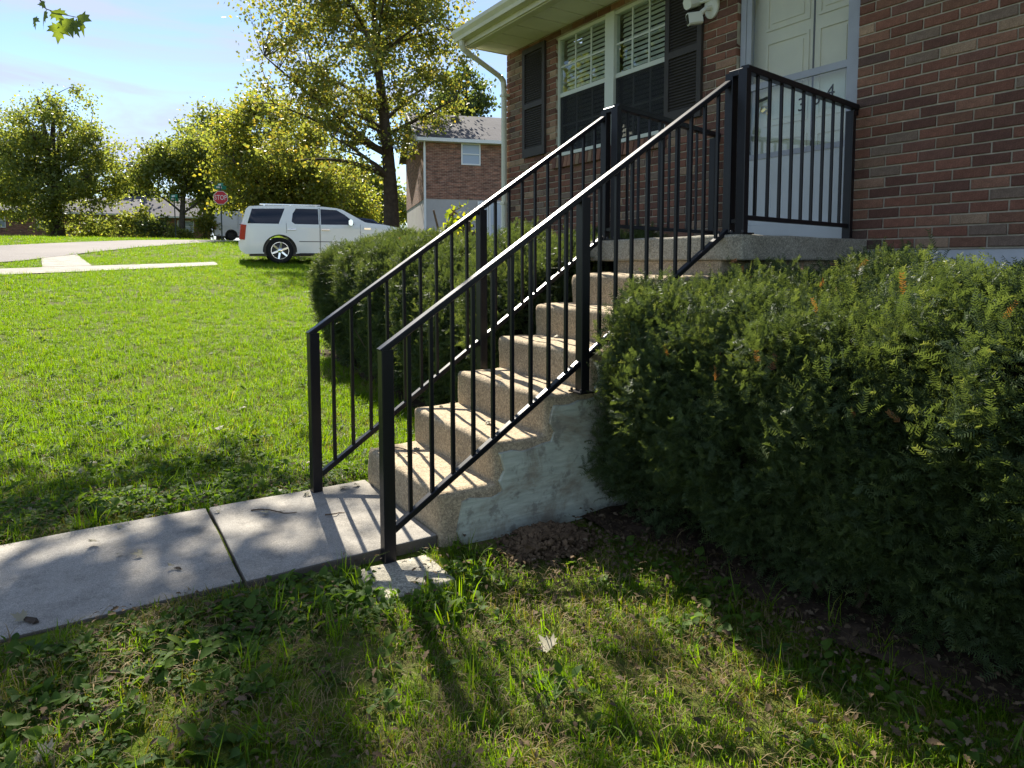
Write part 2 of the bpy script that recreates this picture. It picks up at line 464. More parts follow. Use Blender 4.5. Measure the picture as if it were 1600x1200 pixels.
def rough_box(name, x0, x1, y0, y1, z0, z1, mat, parent=None, bev=0.02, cut=0.06, amp=0.006, seed=0, freq=5.0, segs=3):
    """weathered block: bevelled, subdivided, displaced with noise"""
    bm = bmesh.new(); bmesh.ops.create_cube(bm, size=1)
    for v in bm.verts:
        v.co = Vector(((x0 + x1) / 2 + v.co.x * (x1 - x0), (y0 + y1) / 2 + v.co.y * (y1 - y0), (z0 + z1) / 2 + v.co.z * (z1 - z0)))
    for ax, (a, b) in enumerate(((x0, x1), (y0, y1), (z0, z1))):
        n = int((b - a) / cut)
        for i in range(1, n):
            co = [0, 0, 0]; no = [0, 0, 0]; co[ax] = a + (b - a) * i / n; no[ax] = 1
            bmesh.ops.bisect_plane(bm, geom=bm.verts[:] + bm.edges[:] + bm.faces[:], plane_co=co, plane_no=no)
    if bev:
        def onedge(e):
            return len(e.link_faces) == 2 and e.link_faces[0].normal.dot(e.link_faces[1].normal) < 0.5
        bm.normal_update()
        bmesh.ops.bevel(bm, geom=[e for e in bm.edges if onedge(e)], offset=bev, segments=segs, profile=0.5, affect='EDGES')
    bm.normal_update()
    off = Vector((seed * 7.3, seed * 3.1, seed * 1.7))
    for v in bm.verts:
        v.co += v.normal * (noise.fractal(v.co * freq + off, 1.0, 2.0, 4) * amp)
    me = bpy.data.meshes.new(name); bm.to_mesh(me); bm.free()
    me.polygons.foreach_set('use_smooth', [True] * len(me.polygons))
    try: me.set_sharp_from_angle(angle=R(50))
    except Exception: pass
    me.materials.append(mat)
    return link(bpy.data.objects.new(name, me), parent)

def text_mesh(txt, size, depth, mat, name, sx=1.0):
    cu = bpy.data.curves.new(name, 'FONT'); cu.body = txt; cu.size = size; cu.extrude = depth
    cu.align_x = 'CENTER'; cu.align_y = 'CENTER'; cu.resolution_u = 3
    t = bpy.data.objects.new(name, cu); C.objects.link(t)
    dg = bpy.context.evaluated_depsgraph_get()
    me = bpy.data.meshes.new_from_object(t.evaluated_get(dg))
    bpy.data.objects.remove(t); bpy.data.curves.remove(cu)
    me.name = name; me.materials.clear(); me.materials.append(mat)
    for v in me.vertices: v.co.x *= sx
    return me

_gn = {}
def scatter(name, pts, rots, scl, vid, variants, parent=None):
    """one object that instances small plant meshes on its own points (geometry nodes)"""
    pts = np.asarray(pts, np.float32)
    me = bpy.data.meshes.new(name)
    me.vertices.add(len(pts)); me.vertices.foreach_set('co', pts.ravel())
    a = me.attributes.new('rot', 'FLOAT_VECTOR', 'POINT'); a.data.foreach_set('vector', np.asarray(rots, np.float32).ravel())
    a = me.attributes.new('scl', 'FLOAT', 'POINT'); a.data.foreach_set('value', np.asarray(scl, np.float32))
    a = me.attributes.new('vid', 'INT', 'POINT'); a.data.foreach_set('value', np.asarray(vid, np.int32))
    ob = link(bpy.data.objects.new(name, me), parent)
    key = tuple(m.name for m in variants)
    if key not in _gn:
        col = bpy.data.collections.new('source_' + variants[0].name)
        for i, m in enumerate(variants):
            o = bpy.data.objects.new('%02d_%s' % (i, m.name), m); col.objects.link(o)
        t = bpy.data.node_groups.new('plant_' + variants[0].name, 'GeometryNodeTree')
        t.interface.new_socket('Geometry', in_out='INPUT', socket_type='NodeSocketGeometry')
        t.interface.new_socket('Geometry', in_out='OUTPUT', socket_type='NodeSocketGeometry')
        gi = t.nodes.new('NodeGroupInput'); go = t.nodes.new('NodeGroupOutput')
        ip = t.nodes.new('GeometryNodeInstanceOnPoints')
        ci = t.nodes.new('GeometryNodeCollectionInfo')
        ci.inputs['Collection'].default_value = col; ci.inputs['Separate Children'].default_value = True; ci.inputs['Reset Children'].default_value = True
        def at(nm, ty):
            x = t.nodes.new('GeometryNodeInputNamedAttribute'); x.data_type = ty; x.inputs['Name'].default_value = nm
            return x.outputs['Attribute']
        e2r = t.nodes.new('FunctionNodeEulerToRotation')
        t.links.new(at('rot', 'FLOAT_VECTOR'), e2r.inputs[0])
        t.links.new(e2r.outputs[0], ip.inputs['Rotation'])
        t.links.new(at('scl', 'FLOAT'), ip.inputs['Scale'])
        t.links.new(at('vid', 'INT'), ip.inputs['Instance Index'])
        ip.inputs['Pick Instance'].default_value = True
        t.links.new(gi.outputs[0], ip.inputs['Points']); t.links.new(ci.outputs[0], ip.inputs['Instance'])
        t.links.new(ip.outputs[0], go.inputs[0])
        _gn[key] = t
    md = ob.modifiers.new('plants', 'NODES'); md.node_group = _gn[key]
    return ob
# ------------------------------------------------------------------ ground
def sp(s, k=1.5):
    s = np.asarray(s, float) * k
    return np.where(s > 30, s, np.log1p(np.exp(np.minimum(s, 30)))) / k
def terr(x, y=0.0):
    x = np.asarray(x, float)
    s = -x - 2.5
    return -0.065 + 0.077 * sp(s) - 0.047 * sp(s - 31.5, 0.6)
def bumps(x, y):
    return 0.012 * np.sin(x * 2.1 + 0.7 * np.sin(y * 1.3)) * np.cos(y * 1.7 + 0.4) + 0.008 * np.sin(x * 5.3 + y * 4.1)
def ground_z(x, y):
    x = np.asarray(x, float); y = np.asarray(y, float)
    near = np.exp(-((x - 0.2) ** 2 + (y + 3.5) ** 2) / 40.0)
    bank = 0.042 * np.exp(-(np.maximum(np.abs(x + 0.03) - 0.46, 0) / 0.55) ** 2) / (1 + np.exp((y + 3.85) * 9))
    return terr(x) + bumps(x, y) * np.clip(near * 1.5, 0, 1) + bank
def spread(c, half, n, p=3.0):
    t = np.linspace(-1, 1, n)
    return c + half * np.sign(t) * np.abs(t) ** p * 0.97 + t * half * 0.03
gx = np.unique(np.concatenate([spread(-2.0, 420, 150, 3.4), np.arange(-6, 5, 0.14)]))
gy = np.unique(np.concatenate([spread(-3.5, 420, 130, 3.4), np.arange(-7.5, 0.5, 0.14)]))
X, Y = np.meshgrid(gx, gy, indexing='ij')
Z = ground_z(X, Y)
nx, ny = X.shape
idx = np.arange(nx * ny).reshape(nx, ny)
fc = np.stack([idx[:-1, :-1], idx[1:, :-1], idx[1:, 1:], idx[:-1, 1:]], -1).reshape(-1, 4)
me = np_mesh('ground', np.stack([X, Y, Z], -1).reshape(-1, 3), fc, M_GROUND, smooth=True)
ground = link(bpy.data.objects.new('ground', me)); ground['kind'] = 'structure'

def strip(name, left, right, mat, lift, n=6, m=40):
    """sheet laid on the terrain between two edge polylines"""
    def res(pl, k):
        pl = np.array(pl, float); d = np.r_[0, np.cumsum(np.hypot(*np.diff(pl, axis=0).T))]
        t = np.linspace(0, d[-1], k); return np.stack([np.interp(t, d, pl[:, 0]), np.interp(t, d, pl[:, 1])], -1)
    a = res(left, m); b = res(right, m); vs = []
    for i in range(m):
        for j in range(n + 1):
            q = a[i] + (b[i] - a[i]) * j / n
            vs.append((q[0], q[1], float(terr(q[0])) + lift))
    fs = [(i * (n + 1) + j, (i + 1) * (n + 1) + j, (i + 1) * (n + 1) + j + 1, i * (n + 1) + j + 1) for i in range(m - 1) for j in range(n)]
    me = np_mesh(name, vs, fs, mat)
    b = bmesh.new(); b.from_mesh(me); bmesh.ops.recalc_face_normals(b, faces=b.faces)
    if sum(f.normal.z for f in b.faces) < 0: bmesh.ops.reverse_faces(b, faces=b.faces)
    b.to_mesh(me); b.free()
    o = link(bpy.data.objects.new(name, me)); o['kind'] = 'structure'
    return o
ROAD_N = [(-4, -34), (-11, -14), (-18.5, -6.3), (-22.5, -4.6), (-26.0, -3.0), (-30, -0.6), (-33.0, 1.6), (-39, 8), (-46, 20), (-56, 46)]
ROAD_F = [(-12, -36), (-19, -16), (-26.4, -7.2), (-29.5, -5.0), (-32, -3.2), (-35.2, -0.6), (-38, 2.4), (-44, 9), (-52, 20), (-64, 46)]
strip('road', ROAD_N, ROAD_F, M_ROAD, 0.03)
SW_N = [(-10, -14), (-15.2, -6.4), (-16.0, -4.6), (-17.4, -2.0), (-17.9, -1.2)]
SW_F = [(-11.2, -14.8), (-16.6, -6.9), (-17.5, -4.9), (-18.6, -2.1), (-19.1, -1.1)]
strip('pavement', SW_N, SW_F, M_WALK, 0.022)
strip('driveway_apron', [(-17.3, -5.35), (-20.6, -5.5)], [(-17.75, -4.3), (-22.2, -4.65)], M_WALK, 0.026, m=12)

# soil under the hedges and beside the steps
def soil_sheet(name, x0, x1, y0, y1, lift=0.012, seed=3):
    nx, ny = int((x1 - x0) / 0.07), int((y1 - y0) / 0.07)
    xs = np.linspace(x0, x1, nx); ys = np.linspace(y0, y1, ny)
    A, B = np.meshgrid(xs, ys, indexing='ij')
    e = np.minimum.reduce([A - x0, x1 - A, B - y0, y1 - B])
    wob = 0.06 * np.sin(A * 9 + seed) + 0.05 * np.sin(B * 11 + A * 5)
    H = np.clip((e + wob) * 0.25, -0.06, lift) + 0.008 * np.sin(A * 31 + 3 * np.sin(B * 23)) * np.cos(B * 29)
    Zz = ground_z(A, B) + H
    I = np.arange(nx * ny).reshape(nx, ny)
    f = np.stack([I[:-1, :-1], I[1:, :-1], I[1:, 1:], I[:-1, 1:]], -1).reshape(-1, 4)
    o = link(bpy.data.objects.new(name, np_mesh(name, np.stack([A, B, Zz], -1).reshape(-1, 3), f, M_SOIL, smooth=True)))
    o['kind'] = 'structure'
    return o
soil_sheet('soil_bed', 0.43, 4.8, -2.45, -0.02, 0.03, 3)
soil_sheet('soil_bed', -5.0, -0.42, -2.15, -0.02, 0.03, 8)

# front walk: concrete panels with a joint
walk = empty('front_walk', (0, -4, 0)); walk['kind'] = 'structure'
def walk_panel(x0, x1, y0, y1, seed, tilt=0.0):
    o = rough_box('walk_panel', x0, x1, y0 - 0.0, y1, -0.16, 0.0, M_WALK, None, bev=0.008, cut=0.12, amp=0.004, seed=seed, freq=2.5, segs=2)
    o.parent = walk; o.matrix_parent_inverse = Matrix.Translation((0, 4, 0)); o.rotation_euler = (tilt, 0, 0)
    return o
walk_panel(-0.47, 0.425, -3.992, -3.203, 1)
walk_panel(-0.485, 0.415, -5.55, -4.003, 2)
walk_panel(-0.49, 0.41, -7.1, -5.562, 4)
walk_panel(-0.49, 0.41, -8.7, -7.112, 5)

# ------------------------------------------------------------------ concrete steps with landing
XS0, XS1, YS, HR, TR = -0.4445, 0.445, -3.2005, 0.1854, 0.2777
YLF, ZL = -1.46, 1.338
steps = empty('concrete_steps', (0, -2.3, 0))
tag(steps, 'six weathered exposed-aggregate concrete steps with overhanging landing slab below front door', 'steps')
def under(o, par):
    o.parent = par; o.matrix_parent_inverse = Matrix.Translation(par.location).inverted()
    return o
for i in range(6):
    ye = YS + (i + 1) * TR + 0.03 if i < 5 else YLF + 0.3
    j = 0.004 * math.sin(i * 2.7 + 1)
    st = rough_box('step', XS0 + j, XS1 + j, YS + i * TR, ye, -0.2, (i + 1) * HR, M_STEP, None, bev=0.024, cut=0.05, amp=0.009, seed=i + 2, freq=6, segs=3)
    under(st, steps)
riser = rough_box('top_riser', XS0 - 0.01, XS1 + 0.01, YLF + 0.02, -0.02, 6 * HR - 0.05, ZL - 0.14, M_STEP, None, bev=0.01, amp=0.005, seed=31)
under(riser, steps)
# landing slab (slightly out of square, as the photo shows)
bm = bmesh.new()
nu, nv = 28, 28
cor = {(0, 0): (-0.685, YLF), (1, 0): (0.608, YLF), (1, 1): (0.47, -0.012), (0, 1): (-0.95, -0.012)}
def slabxy(u, v):
    a = Vector(cor[(0, 0)]).lerp(Vector(cor[(1, 0)]), u); b = Vector(cor[(0, 1)]).lerp(Vector(cor[(1, 1)]), u)
    return a.lerp(b, v)
top = [[bm.verts.new((*slabxy(i / nu, j / nv), ZL)) for j in range(nv + 1)] for i in range(nu + 1)]
for i in range(nu):
    for j in range(nv):
        bm.faces.new((top[i][j], top[i + 1][j], top[i + 1][j + 1], top[i][j + 1]))
ret = bmesh.ops.extrude_face_region(bm, geom=bm.faces[:])
for v in [g for g in ret['geom'] if isinstance(g, bmesh.types.BMVert)]: v.co.z = ZL - 0.143
bmesh.ops.recalc_face_normals(bm, faces=bm.faces)
bm.normal_update()
bmesh.ops.bevel(bm, geom=[e for e in bm.edges if len(e.link_faces) == 2 and e.link_faces[0].normal.dot(e.link_faces[1].normal) < 0.4], offset=0.012, segments=2, profile=0.5, affect='EDGES')
bm.normal_update()
for v in bm.verts: v.co += v.normal * noise.fractal(v.co * 5, 1, 2, 4) * 0.004
me = bpy.data.meshes.new('landing_slab'); bm.to_mesh(me); bm.free(); me.materials.append(M_LAND)
slab = link(bpy.data.objects.new('landing_slab', me)); under(slab, steps)
# block under the landing
under(rough_box('landing_base', -0.52, XS1 - 0.03, YLF + 0.32, -0.03, -0.2, ZL - 0.146, M_LAND, None, bev=0.01, amp=0.004, seed=9), steps)
# plaster patch on the side of the steps
poly = []
for i in range(6):
    y0 = YS + i * TR; z1 = (i + 1) * HR
    lo = i * HR - 0.035 if i else -0.12
    off = 0.09 if i == 0 else 0.035
    for k in range(5): poly.append((y0 + off + 0.016 * math.sin(k * 2.1 + i * 3), lo + (z1 - 0.05 - lo) * k / 4))
    for k in range(1, 5):
        poly.append((y0 + off + (TR) * k / 5, z1 - 0.05 + 0.010 * math.sin(k * 1.7 + i)))
poly += [(-1.5, 6 * HR - 0.05), (-1.5, 0.25)]
for k in range(24):
    t = k / 23; y = -1.52 - t * 1.58
    poly.append((y, -0.12))
mb = MB(); mb.prism(poly, lambda q: (XS1 - 0.01, q[0], q[1]), lambda q: (XS1 + 0.016, q[0], q[1]))
pl = mb.build('plaster_patch', M_PLAST); pl['label'] = 'pale green plaster patch on the side of the steps'; under(pl, steps)

# ------------------------------------------------------------------ railings
def railing(name, label, P0, P1, P2, zt, zb, zbase, PC, PW, zg, side):
    root = empty(name, (P0[0], P0[1], 0)); tag(root, label, 'railing', 'black porch railings')
    def add(nm, fn, sm=False):
        m = MB(); fn(m); o = m.build(nm, M_BLACK); under(o, root); return o
    P0, P1, P2, PC, PW = map(Vector, (P0, P1, P2, PC, PW))
    L = (P2 - P0).length
    def ztop(q): return zt[0] + (zt[1] - zt[0]) * (q - P0).length / L
    def zbot(q): return zb[0] + (zb[1] - zb[0]) * (q - P0).length / L
    W = 0.051
    d = (P2 - P0).normalized(); up = Vector((0, 0, 1)); n3 = (0, 0, 1)
    sl = Vector((d.x, d.y, (zt[1] - zt[0]) / L)).normalized(); nrm = Vector((d.x, d.y, 0)).cross(up).normalized()
    upn = nrm.cross(sl).normalized()
    def post(q, z0, z1, w=W): add('post', lambda m: m.bar((q.x, q.y, z0), (q.x, q.y, z1), w, w, (d.x, d.y, 0), 0.06))
    post(P0, zbase[0], ztop(P0) - 0.008); post(P1, zbase[1], ztop(P1) - 0.012); post(P2, zbase[2], ztop(P2) + 0.035)
    # base plates and bolts
    for q, z in ((P1, zbase[1]), (P2, zbase[2]), (PC, ZL)):
        f = add('base_plate', lambda m: m.box(q.x - 0.048, q.x + 0.048, q.y - 0.048, q.y + 0.048, z, z + 0.008))
        for a in (-1, 1):
            m = MB(); m.lathe([(0.007, z + 0.008), (0.007, z + 0.018), (0.004, z + 0.022)], 8, 'z', (q.x + a * 0.037, q.y - 0.037, 0)); under(m.build('bolt', M_BOLT), root)
    # handrail: cap bar over the posts
    a = Vector((P0.x, P0.y, ztop(P0))) - sl * 0.028; b = Vector((P2.x, P2.y, ztop(P2)))
    add('handrail', lambda m: m.bar(a, b, 0.046, 0.026, upn, 0.16))
    a2 = Vector((P0.x, P0.y, zbot(P0))) + sl * 0.025; b2 = Vector((P2.x, P2.y, zbot(P2))) - sl * 0.02
    add('bottom_rail', lambda m: m.bar(a2, b2, 0.032, 0.027, upn, 0.12))
    for A, B in ((P0, P1), (P1, P2)):
        for i in range(1, 10):
            q = A.lerp(B, i / 10)
            add('baluster', lambda m: m.bar((q.x, q.y, zbot(q) + 0.004), (q.x, q.y, ztop(q) - 0.004), 0.0165, 0.0165, (d.x, d.y, 0), 0.08))
    # link to the landing guard
    add('link_bar', lambda m: m.bar((P2.x - side * 0.0, P2.y, zg[1] - 0.012), (PC.x, PC.y, zg[1] - 0.012), 0.045, 0.035, (0, 0, 1), 0.1))
    add('link_bar', lambda m: m.bar((P2.x, P2.y, zg[0] - 0.02), (PC.x, PC.y, zg[0] - 0.02), 0.03, 0.025, (0, 0, 1), 0.1))
    e = (PW - PC).normalized()
    def post2(q, z0, z1): add('post', lambda m: m.bar((q.x, q.y, z0), (q.x, q.y, z1), W, W, (e.x, e.y, 0), 0.06))
    post2(PC, ZL, zg[1]); post2(PW - e * 0.03, ZL + 0.0, zg[1] - 0.03)
    add('guard_rail', lambda m: m.bar((PC.x, PC.y, zg[1] + 0.004), (PW.x + e.x * 0.045, PW.y + e.y * 0.045, zg[1] + 0.004), 0.047, 0.036, (0, 0, 1), 0.1))
    add('guard_bottom_rail', lambda m: m.bar((PC.x, PC.y, zg[0]), (PW.x, PW.y, zg[0]), 0.03, 0.026, (0, 0, 1), 0.1))
    for i in range(1, 10):
        q = PC.lerp(PW - e * 0.03, i / 10)
        add('baluster', lambda m: m.bar((q.x, q.y, zg[0]), (q.x, q.y, zg[1]), 0.0165, 0.0165, (e.x, e.y, 0), 0.08))
    add('wall_bracket', lambda m: m.bar((PW.x + e.x * 0.025, PW.y + e.y * 0.025, zg[1] - 0.05), (PW.x + e.x * 0.025, PW.y + e.y * 0.025, zg[1] - 0.005), 0.05, 0.03, (1, 0, 0), 0.1))
    return root
railing('porch_railing', 'black metal stair railing and porch guard beside the long right-hand yew hedge',
        (0.459, -3.443), (0.468, -2.438), (0.473, -1.41), (0.843, 2.18), (0.068, 1.37), (-0.045, 3 * HR, ZL), (0.56, -1.41), (0.365, -0.055), (1.43, 2.222), 1)
railing('porch_railing', 'black metal stair railing and porch guard beside the hedge below the window',
        (-0.425, -3.482), (-0.503, -2.44), (-0.582, -1.41), (0.835, 2.18), (0.068, 1.37), (0.0, 3 * HR - 0.17, ZL), (-0.476, -1.41), (-0.80, -0.055), (1.43, 2.222), -1)

# flat concrete pad by the railing foot
pad = rough_box('stepping_pad', 0.47, 0.76, -3.60, -3.28, -0.15, -0.040, M_LAND, None, bev=0.015, cut=0.06, amp=0.012, seed=44, freq=6)
tag(pad, 'broken flat concrete pad half buried beside the railing foot', 'paver')

# ------------------------------------------------------------------ house
HX0, HX1 = -4.09, 4.6
WX0, WX1, WZ0, WZ1 = -3.08, -1.42, 2.352, 3.639
DX0, DX1, DZ0, DZ1 = -0.651, 0.358, ZL, 3.42
SOF = 3.71
house = empty('brick_house', (0, 1.0, 0)); tag(house, 'red brick house with charcoal shutters, cream gutter and cream front door', 'house')
def hp(mb, name, mat, smooth=False, parent=None):
    o = mb.build(name, mat, None, smooth); p = parent or house
    o.parent = p
    base = house.location if p is house else house.location
    o.matrix_parent_inverse = Matrix.Translation(house.location).inverted() if p is house else Matrix()
    return o
def sub(o, part):
    """sub-part in world coordinates under a part that is itself in world coordinates"""
    o.parent = part
    return o
# mortar wall with openings
m = MB(); zb0, zt0 = 1.262, 3.95
def wallbox(x0, x1, z0, z1): m.box(x0, x1, 0.0, 0.24, z0, z1)
wallbox(HX0, WX0, zb0, zt0); wallbox(WX0, WX1, zb0, WZ0 - 0.10); wallbox(WX0, WX1, WZ1, zt0)
wallbox(WX1, DX0, zb0, zt0); wallbox(DX0, DX1, DZ1, zt0); wallbox(DX1, HX1, zb0, zt0)
m.box(HX0, HX0 + 0.24, 0.24, 7.5, zb0, zt0); m.box(HX1 - 0.24, HX1, 0.24, 7.5, zb0, zt0); m.box(HX0, HX1, 7.5, 7.7, zb0, zt0)
wall = hp(m, 'wall', M_MORTAR)
m = MB(); m.box(HX0 + 0.02, DX0, 0.006, 0.22, -0.3, zb0 - 0.002); m.box(DX1, HX1 - 0.02, 0.006, 0.22, -0.3, zb0 - 0.002); m.box(DX0, DX1, 0.02, 0.2, -0.3, zb0 - 0.004)
m.box(HX0 + 0.02, HX0 + 0.2, 0.22, 7.6, -0.3, zb0 - 0.002); m.box(HX1 - 0.2, HX1 - 0.02, 0.22, 7.6, -0.3, zb0 - 0.002); m.box(HX0 + .2, HX1 - .2, 7.4, 7.6, -0.3, zb0 - .002)
hp(m, 'foundation', M_FOUND)
# bricks
PAL = [((0.185, 0.083, 0.055), 5), ((0.150, 0.073, 0.053), 5), ((0.215, 0.108, 0.070), 3.5), ((0.12, 0.073, 0.058), 2.5), ((0.30, 0.20, 0.13), 2.0), ((0.25, 0.15, 0.10), 1.4), ((0.17, 0.12, 0.088), 1.0)]
pw = np.array([w for _, w in PAL]); pw = pw / pw.sum()
bmesh_cache = {}
def brick_mesh(Lk, hgt, dep, var, r):
    key = (Lk, hgt, dep, var)
    if key in bmesh_cache: return bmesh_cache[key]
    Lm = Lk / 1000.0
    bm = bmesh.new(); bmesh.ops.create_cube(bm, size=1)
    for v in bm.verts: v.co = Vector((v.co.x * Lm, v.co.y * dep + dep / 2, v.co.z * hgt))
    fe = [e for e in bm.edges if all(v.co.y < 0.001 for v in e.verts)]
    bmesh.ops.bevel(bm, geom=fe, offset=0.0035, segments=1, affect='EDGES')
    for v in bm.verts:
        if v.co.y < 0.006: v.co += Vector((r.uniform(-1, 1) * 0.0015, r.uniform(-1, 1) * 0.0012, r.uniform(-1, 1) * 0.0013))
    me = bpy.data.meshes.new('brick'); bm.to_mesh(me); bm.free(); me.materials.append(M_BRICK)
    c = PAL[r.choices(range(len(PAL)), weights=list(pw))[0]][0]; k = r.uniform(0.78, 1.2)
    ca = me.color_attributes.new('Col', 'FLOAT_COLOR', 'POINT')
    for d in ca.data:
        q = k * r.uniform(0.9, 1.1); d.color = (c[0] * q, c[1] * q, c[2] * q, 1)
    bmesh_cache[key] = me
    return me
rb = random.Random(5)
def cam_px(P):
    d = Vector(P) - CAM; z = d.dot(Fv)
    if z < 0.1: return None
    return (799.1 + 1044.27 * d.dot(Rv) / z, 487.75 - 1044.27 * d.dot(Uv) / z, z)
bricks = []
CH = 0.0677
k = -4
while True:
    z0 = 1.5404 + k * CH
    if z0 > SOF: break
    zc = z0 + CH / 2
    segs = [(HX0, HX1)]
    def cut(a, b):
        out = []
        for s, e in segs:
            if b <= s or a >= e: out.append((s, e)); continue
            if s < a: out.append((s, a))
            if b < e: out.append((b, e))
        return out
    if WZ0 - 0.135 < zc < WZ1: segs = cut(WX0, WX1)
    if zc < DZ1: segs = cut(DX0, DX1)
    off = 0.4645 if k % 2 else 0.4645 + 0.1016
    for s, e in segs:
        j0 = math.ceil((s - off) / 0.2032 - 1e-6)
        xs = [s] + [off + 0.2032 * q for q in range(j0, int((e - off) / 0.2032) + 1) if s + 0.035 < off + 0.2032 * q < e - 0.035] + [e]
        for a, b in zip(xs[:-1], xs[1:]):
            l = a + (0.005 if a != s else 0.0); r_ = b - (0.005 if b != e else 0.0)
            bricks.append(((l + r_) / 2, zc, int(round((r_ - l) * 1000))))
    k += 1
def vis(b):
    p = cam_px((b[0], 0, b[1]))
    if not p or not (-10 < p[0] < 1610 and -10 < p[1] < 1210): return 0
    if -1.42 < b[0] < -0.98 and b[1] > 2.4: return 0
    if -3.72 < b[0] < -3.22 and b[1] > 2.4: return 0
    if b[0] < -0.5 and b[1] < 1.45: return 0
    return b[2] / p[2] ** 2
bricks.sort(key=lambda b: -vis(b))
restv, restf, restc = [], [], []
for i, (x, z, Lk) in enumerate(bricks):
    me = brick_mesh(Lk, 0.0577, 0.09, rb.randrange(16), rb)
    y = -0.009 + rb.uniform(-0.0015, 0.0015)
    if i < 300:
        o = bpy.data.objects.new('brick', me); C.objects.link(o); o.parent = wall; o.location = (x, y, z)
    else:
        b0 = len(restv)
        restv += [(v.co.x + x, v.co.y + y, v.co.z + z) for v in me.vertices]
        restf += [tuple(b0 + q for q in f.vertices) for f in me.polygons]
        restc += [tuple(d.color) for d in me.color_attributes['Col'].data]
me = bpy.data.meshes.new('brickwork'); me.from_pydata(restv, [], restf); me.materials.append(M_BRICK)
ca = me.color_attributes.new('Col', 'FLOAT_COLOR', 'POINT'); ca.data.foreach_set('color', np.array(restc, np.float32).ravel())
o = link(bpy.data.objects.new('brickwork', me), wall); o['kind'] = 'stuff'
# rowlock sill bricks under the window
sill = MB(); sill.box(WX0 - 0.02, WX1 + 0.02, 0.0, 0.1, WZ0 - 0.118, WZ0 - 0.02); sill = hp(sill, 'window_sill', M_MORTAR)
nb = 25; w = (WX1 - WX0 + 0.06) / nb
for i in range(nb):
    me = brick_mesh(int((w - 0.009) * 1000), 0.118, 0.11, rb.randrange(10), rb)
    o = bpy.data.objects.new('sill_brick', me); C.objects.link(o); o.parent = sill
    o.location = (WX0 - 0.03 + w * (i + 0.5), -0.032 + rb.uniform(-.002, .002), WZ0 - 0.072); o.rotation_euler = (R(-9), 0, 0)

# window: twin double-hung
win = MB()
y0, y1 = 0.022, 0.085
FR = 0.035
def wb(m, x0, x1, z0, z1, ya=y0, yb=y1): m.box(x0, x1, ya, yb, z0, z1)
MU0, MU1 = -2.268, -2.135
wb(win, WX0, WX0 + FR, WZ0, WZ1); wb(win, WX1 - FR, WX1, WZ0, WZ1)
wb(win, WX0 + FR, MU0, WZ1 - FR, WZ1); wb(win, MU1, WX1 - FR, WZ1 - FR, WZ1)
wb(win, WX0 + FR, MU0, WZ0, WZ0 + FR, 0.0, y1); wb(win, MU1, WX1 - FR, WZ0, WZ0 + FR, 0.0, y1)
wb(win, MU0, MU1, WZ0, WZ1, 0.004, y1)
win = hp(win, 'window', M_WINFR)
ZM = 3.015
for (a, b) in ((WX0 + FR, MU0), (MU1, WX1 - FR)):
    m = MB(); m.box(a, b, 0.03, 0.075, ZM - 0.022, ZM + 0.022); sub(m.build('meeting_rail', M_WINFR), win)
    for lev, (z0, z1, yg) in enumerate(((ZM + 0.022, WZ1 - FR, 0.042), (WZ0 + FR, ZM - 0.022, 0.062))):
        dx = (b - a) / 3; dz = (z1 - z0) / 2
        for i in range(3):
            for j in range(2):
                m = MB(); m.box(a + i * dx + 0.005, a + (i + 1) * dx - 0.005, yg, yg + 0.003, z0 + j * dz + 0.005, z0 + (j + 1) * dz - 0.005)
                sub(m.build('pane', M_GLASS), win)
        for i in (1, 2):
            m = MB(); m.box(a + i * dx - 0.009, a + i * dx + 0.009, yg - 0.004, yg + 0.009, z0, z1); sub(m.build('muntin', M_WINFR), win)
        m = MB(); m.box(a, b, yg - 0.002, yg + 0.007, z0 + dz - 0.009, z0 + dz + 0.009); sub(m.build('muntin', M_WINFR), win)
        if lev == 1:
            m = MB(); m.box(a, b, 0.036, 0.038, z0, z1); sub(m.build('insect_screen', M_SCREEN), win)
    zz = WZ0 + 0.05
    while zz < WZ1 - 0.03:
        m = MB(); m.add([(a + 0.02, 0.105, zz - 0.018), (b - 0.02, 0.105, zz - 0.018), (b - 0.02, 0.121, zz + 0.018), (a + 0.02, 0.121, zz + 0.018)], [(0, 1, 2, 3)])
        m.add([(a + 0.02, 0.107, zz - 0.019), (b - 0.02, 0.107, zz - 0.019), (b - 0.02, 0.123, zz + 0.017), (a + 0.02, 0.123, zz + 0.017)], [(0, 1, 2, 3)])
        sub(m.build('blind_slat', M_BLIND), win); zz += 0.046
m = MB(); m.box(WX0 - 0.05, WX1 + 0.05, 0.4, 0.42, WZ0 - 0.1, WZ1 + 0.1); sub(m.build('dark_backing', M_DARK), win)  # near-black panel added so the room behind the blinds reads unlit

# shutters with louvres
def shutter(x0, x1, z0, z1):
    m = MB(); t = 0.05
    ya, yb = -0.040, -0.012
    m.box(x0, x0 + t, ya, yb, z0, z1); m.box(x1 - t, x1, ya, yb, z0, z1)
    zm = z0 + (z1 - z0) * 0.47
    for a, b in ((z0, z0 + 0.1), (zm - 0.03, zm + 0.03), (z1 - 0.06, z1)): m.box(x0 + t, x1 - t, ya, yb, a, b)
    s = hp(m, 'shutter', M_SHUT)
    m = MB(); m.box(x0 + t, x1 - t, -0.016, -0.012, z0 + 0.1, z1 - 0.06)
    for a, b in ((z0 + 0.1, zm - 0.03), (zm + 0.03, z1 - 0.06)):
        z = a + 0.008
        while z < b - 0.02:
            m.add([(x0 + t, -0.034, z), (x1 - t, -0.034, z), (x1 - t, -0.017, z + 0.024), (x0 + t, -0.017, z + 0.024), (x0 + t, -0.034, z + 0.004), (x1 - t, -0.034, z + 0.004)], [(0, 1, 2, 3), (4, 5, 1, 0), (4, 3, 2, 5)])
            z += 0.026
    sub(m.build('louvre', M_SHUT), s)
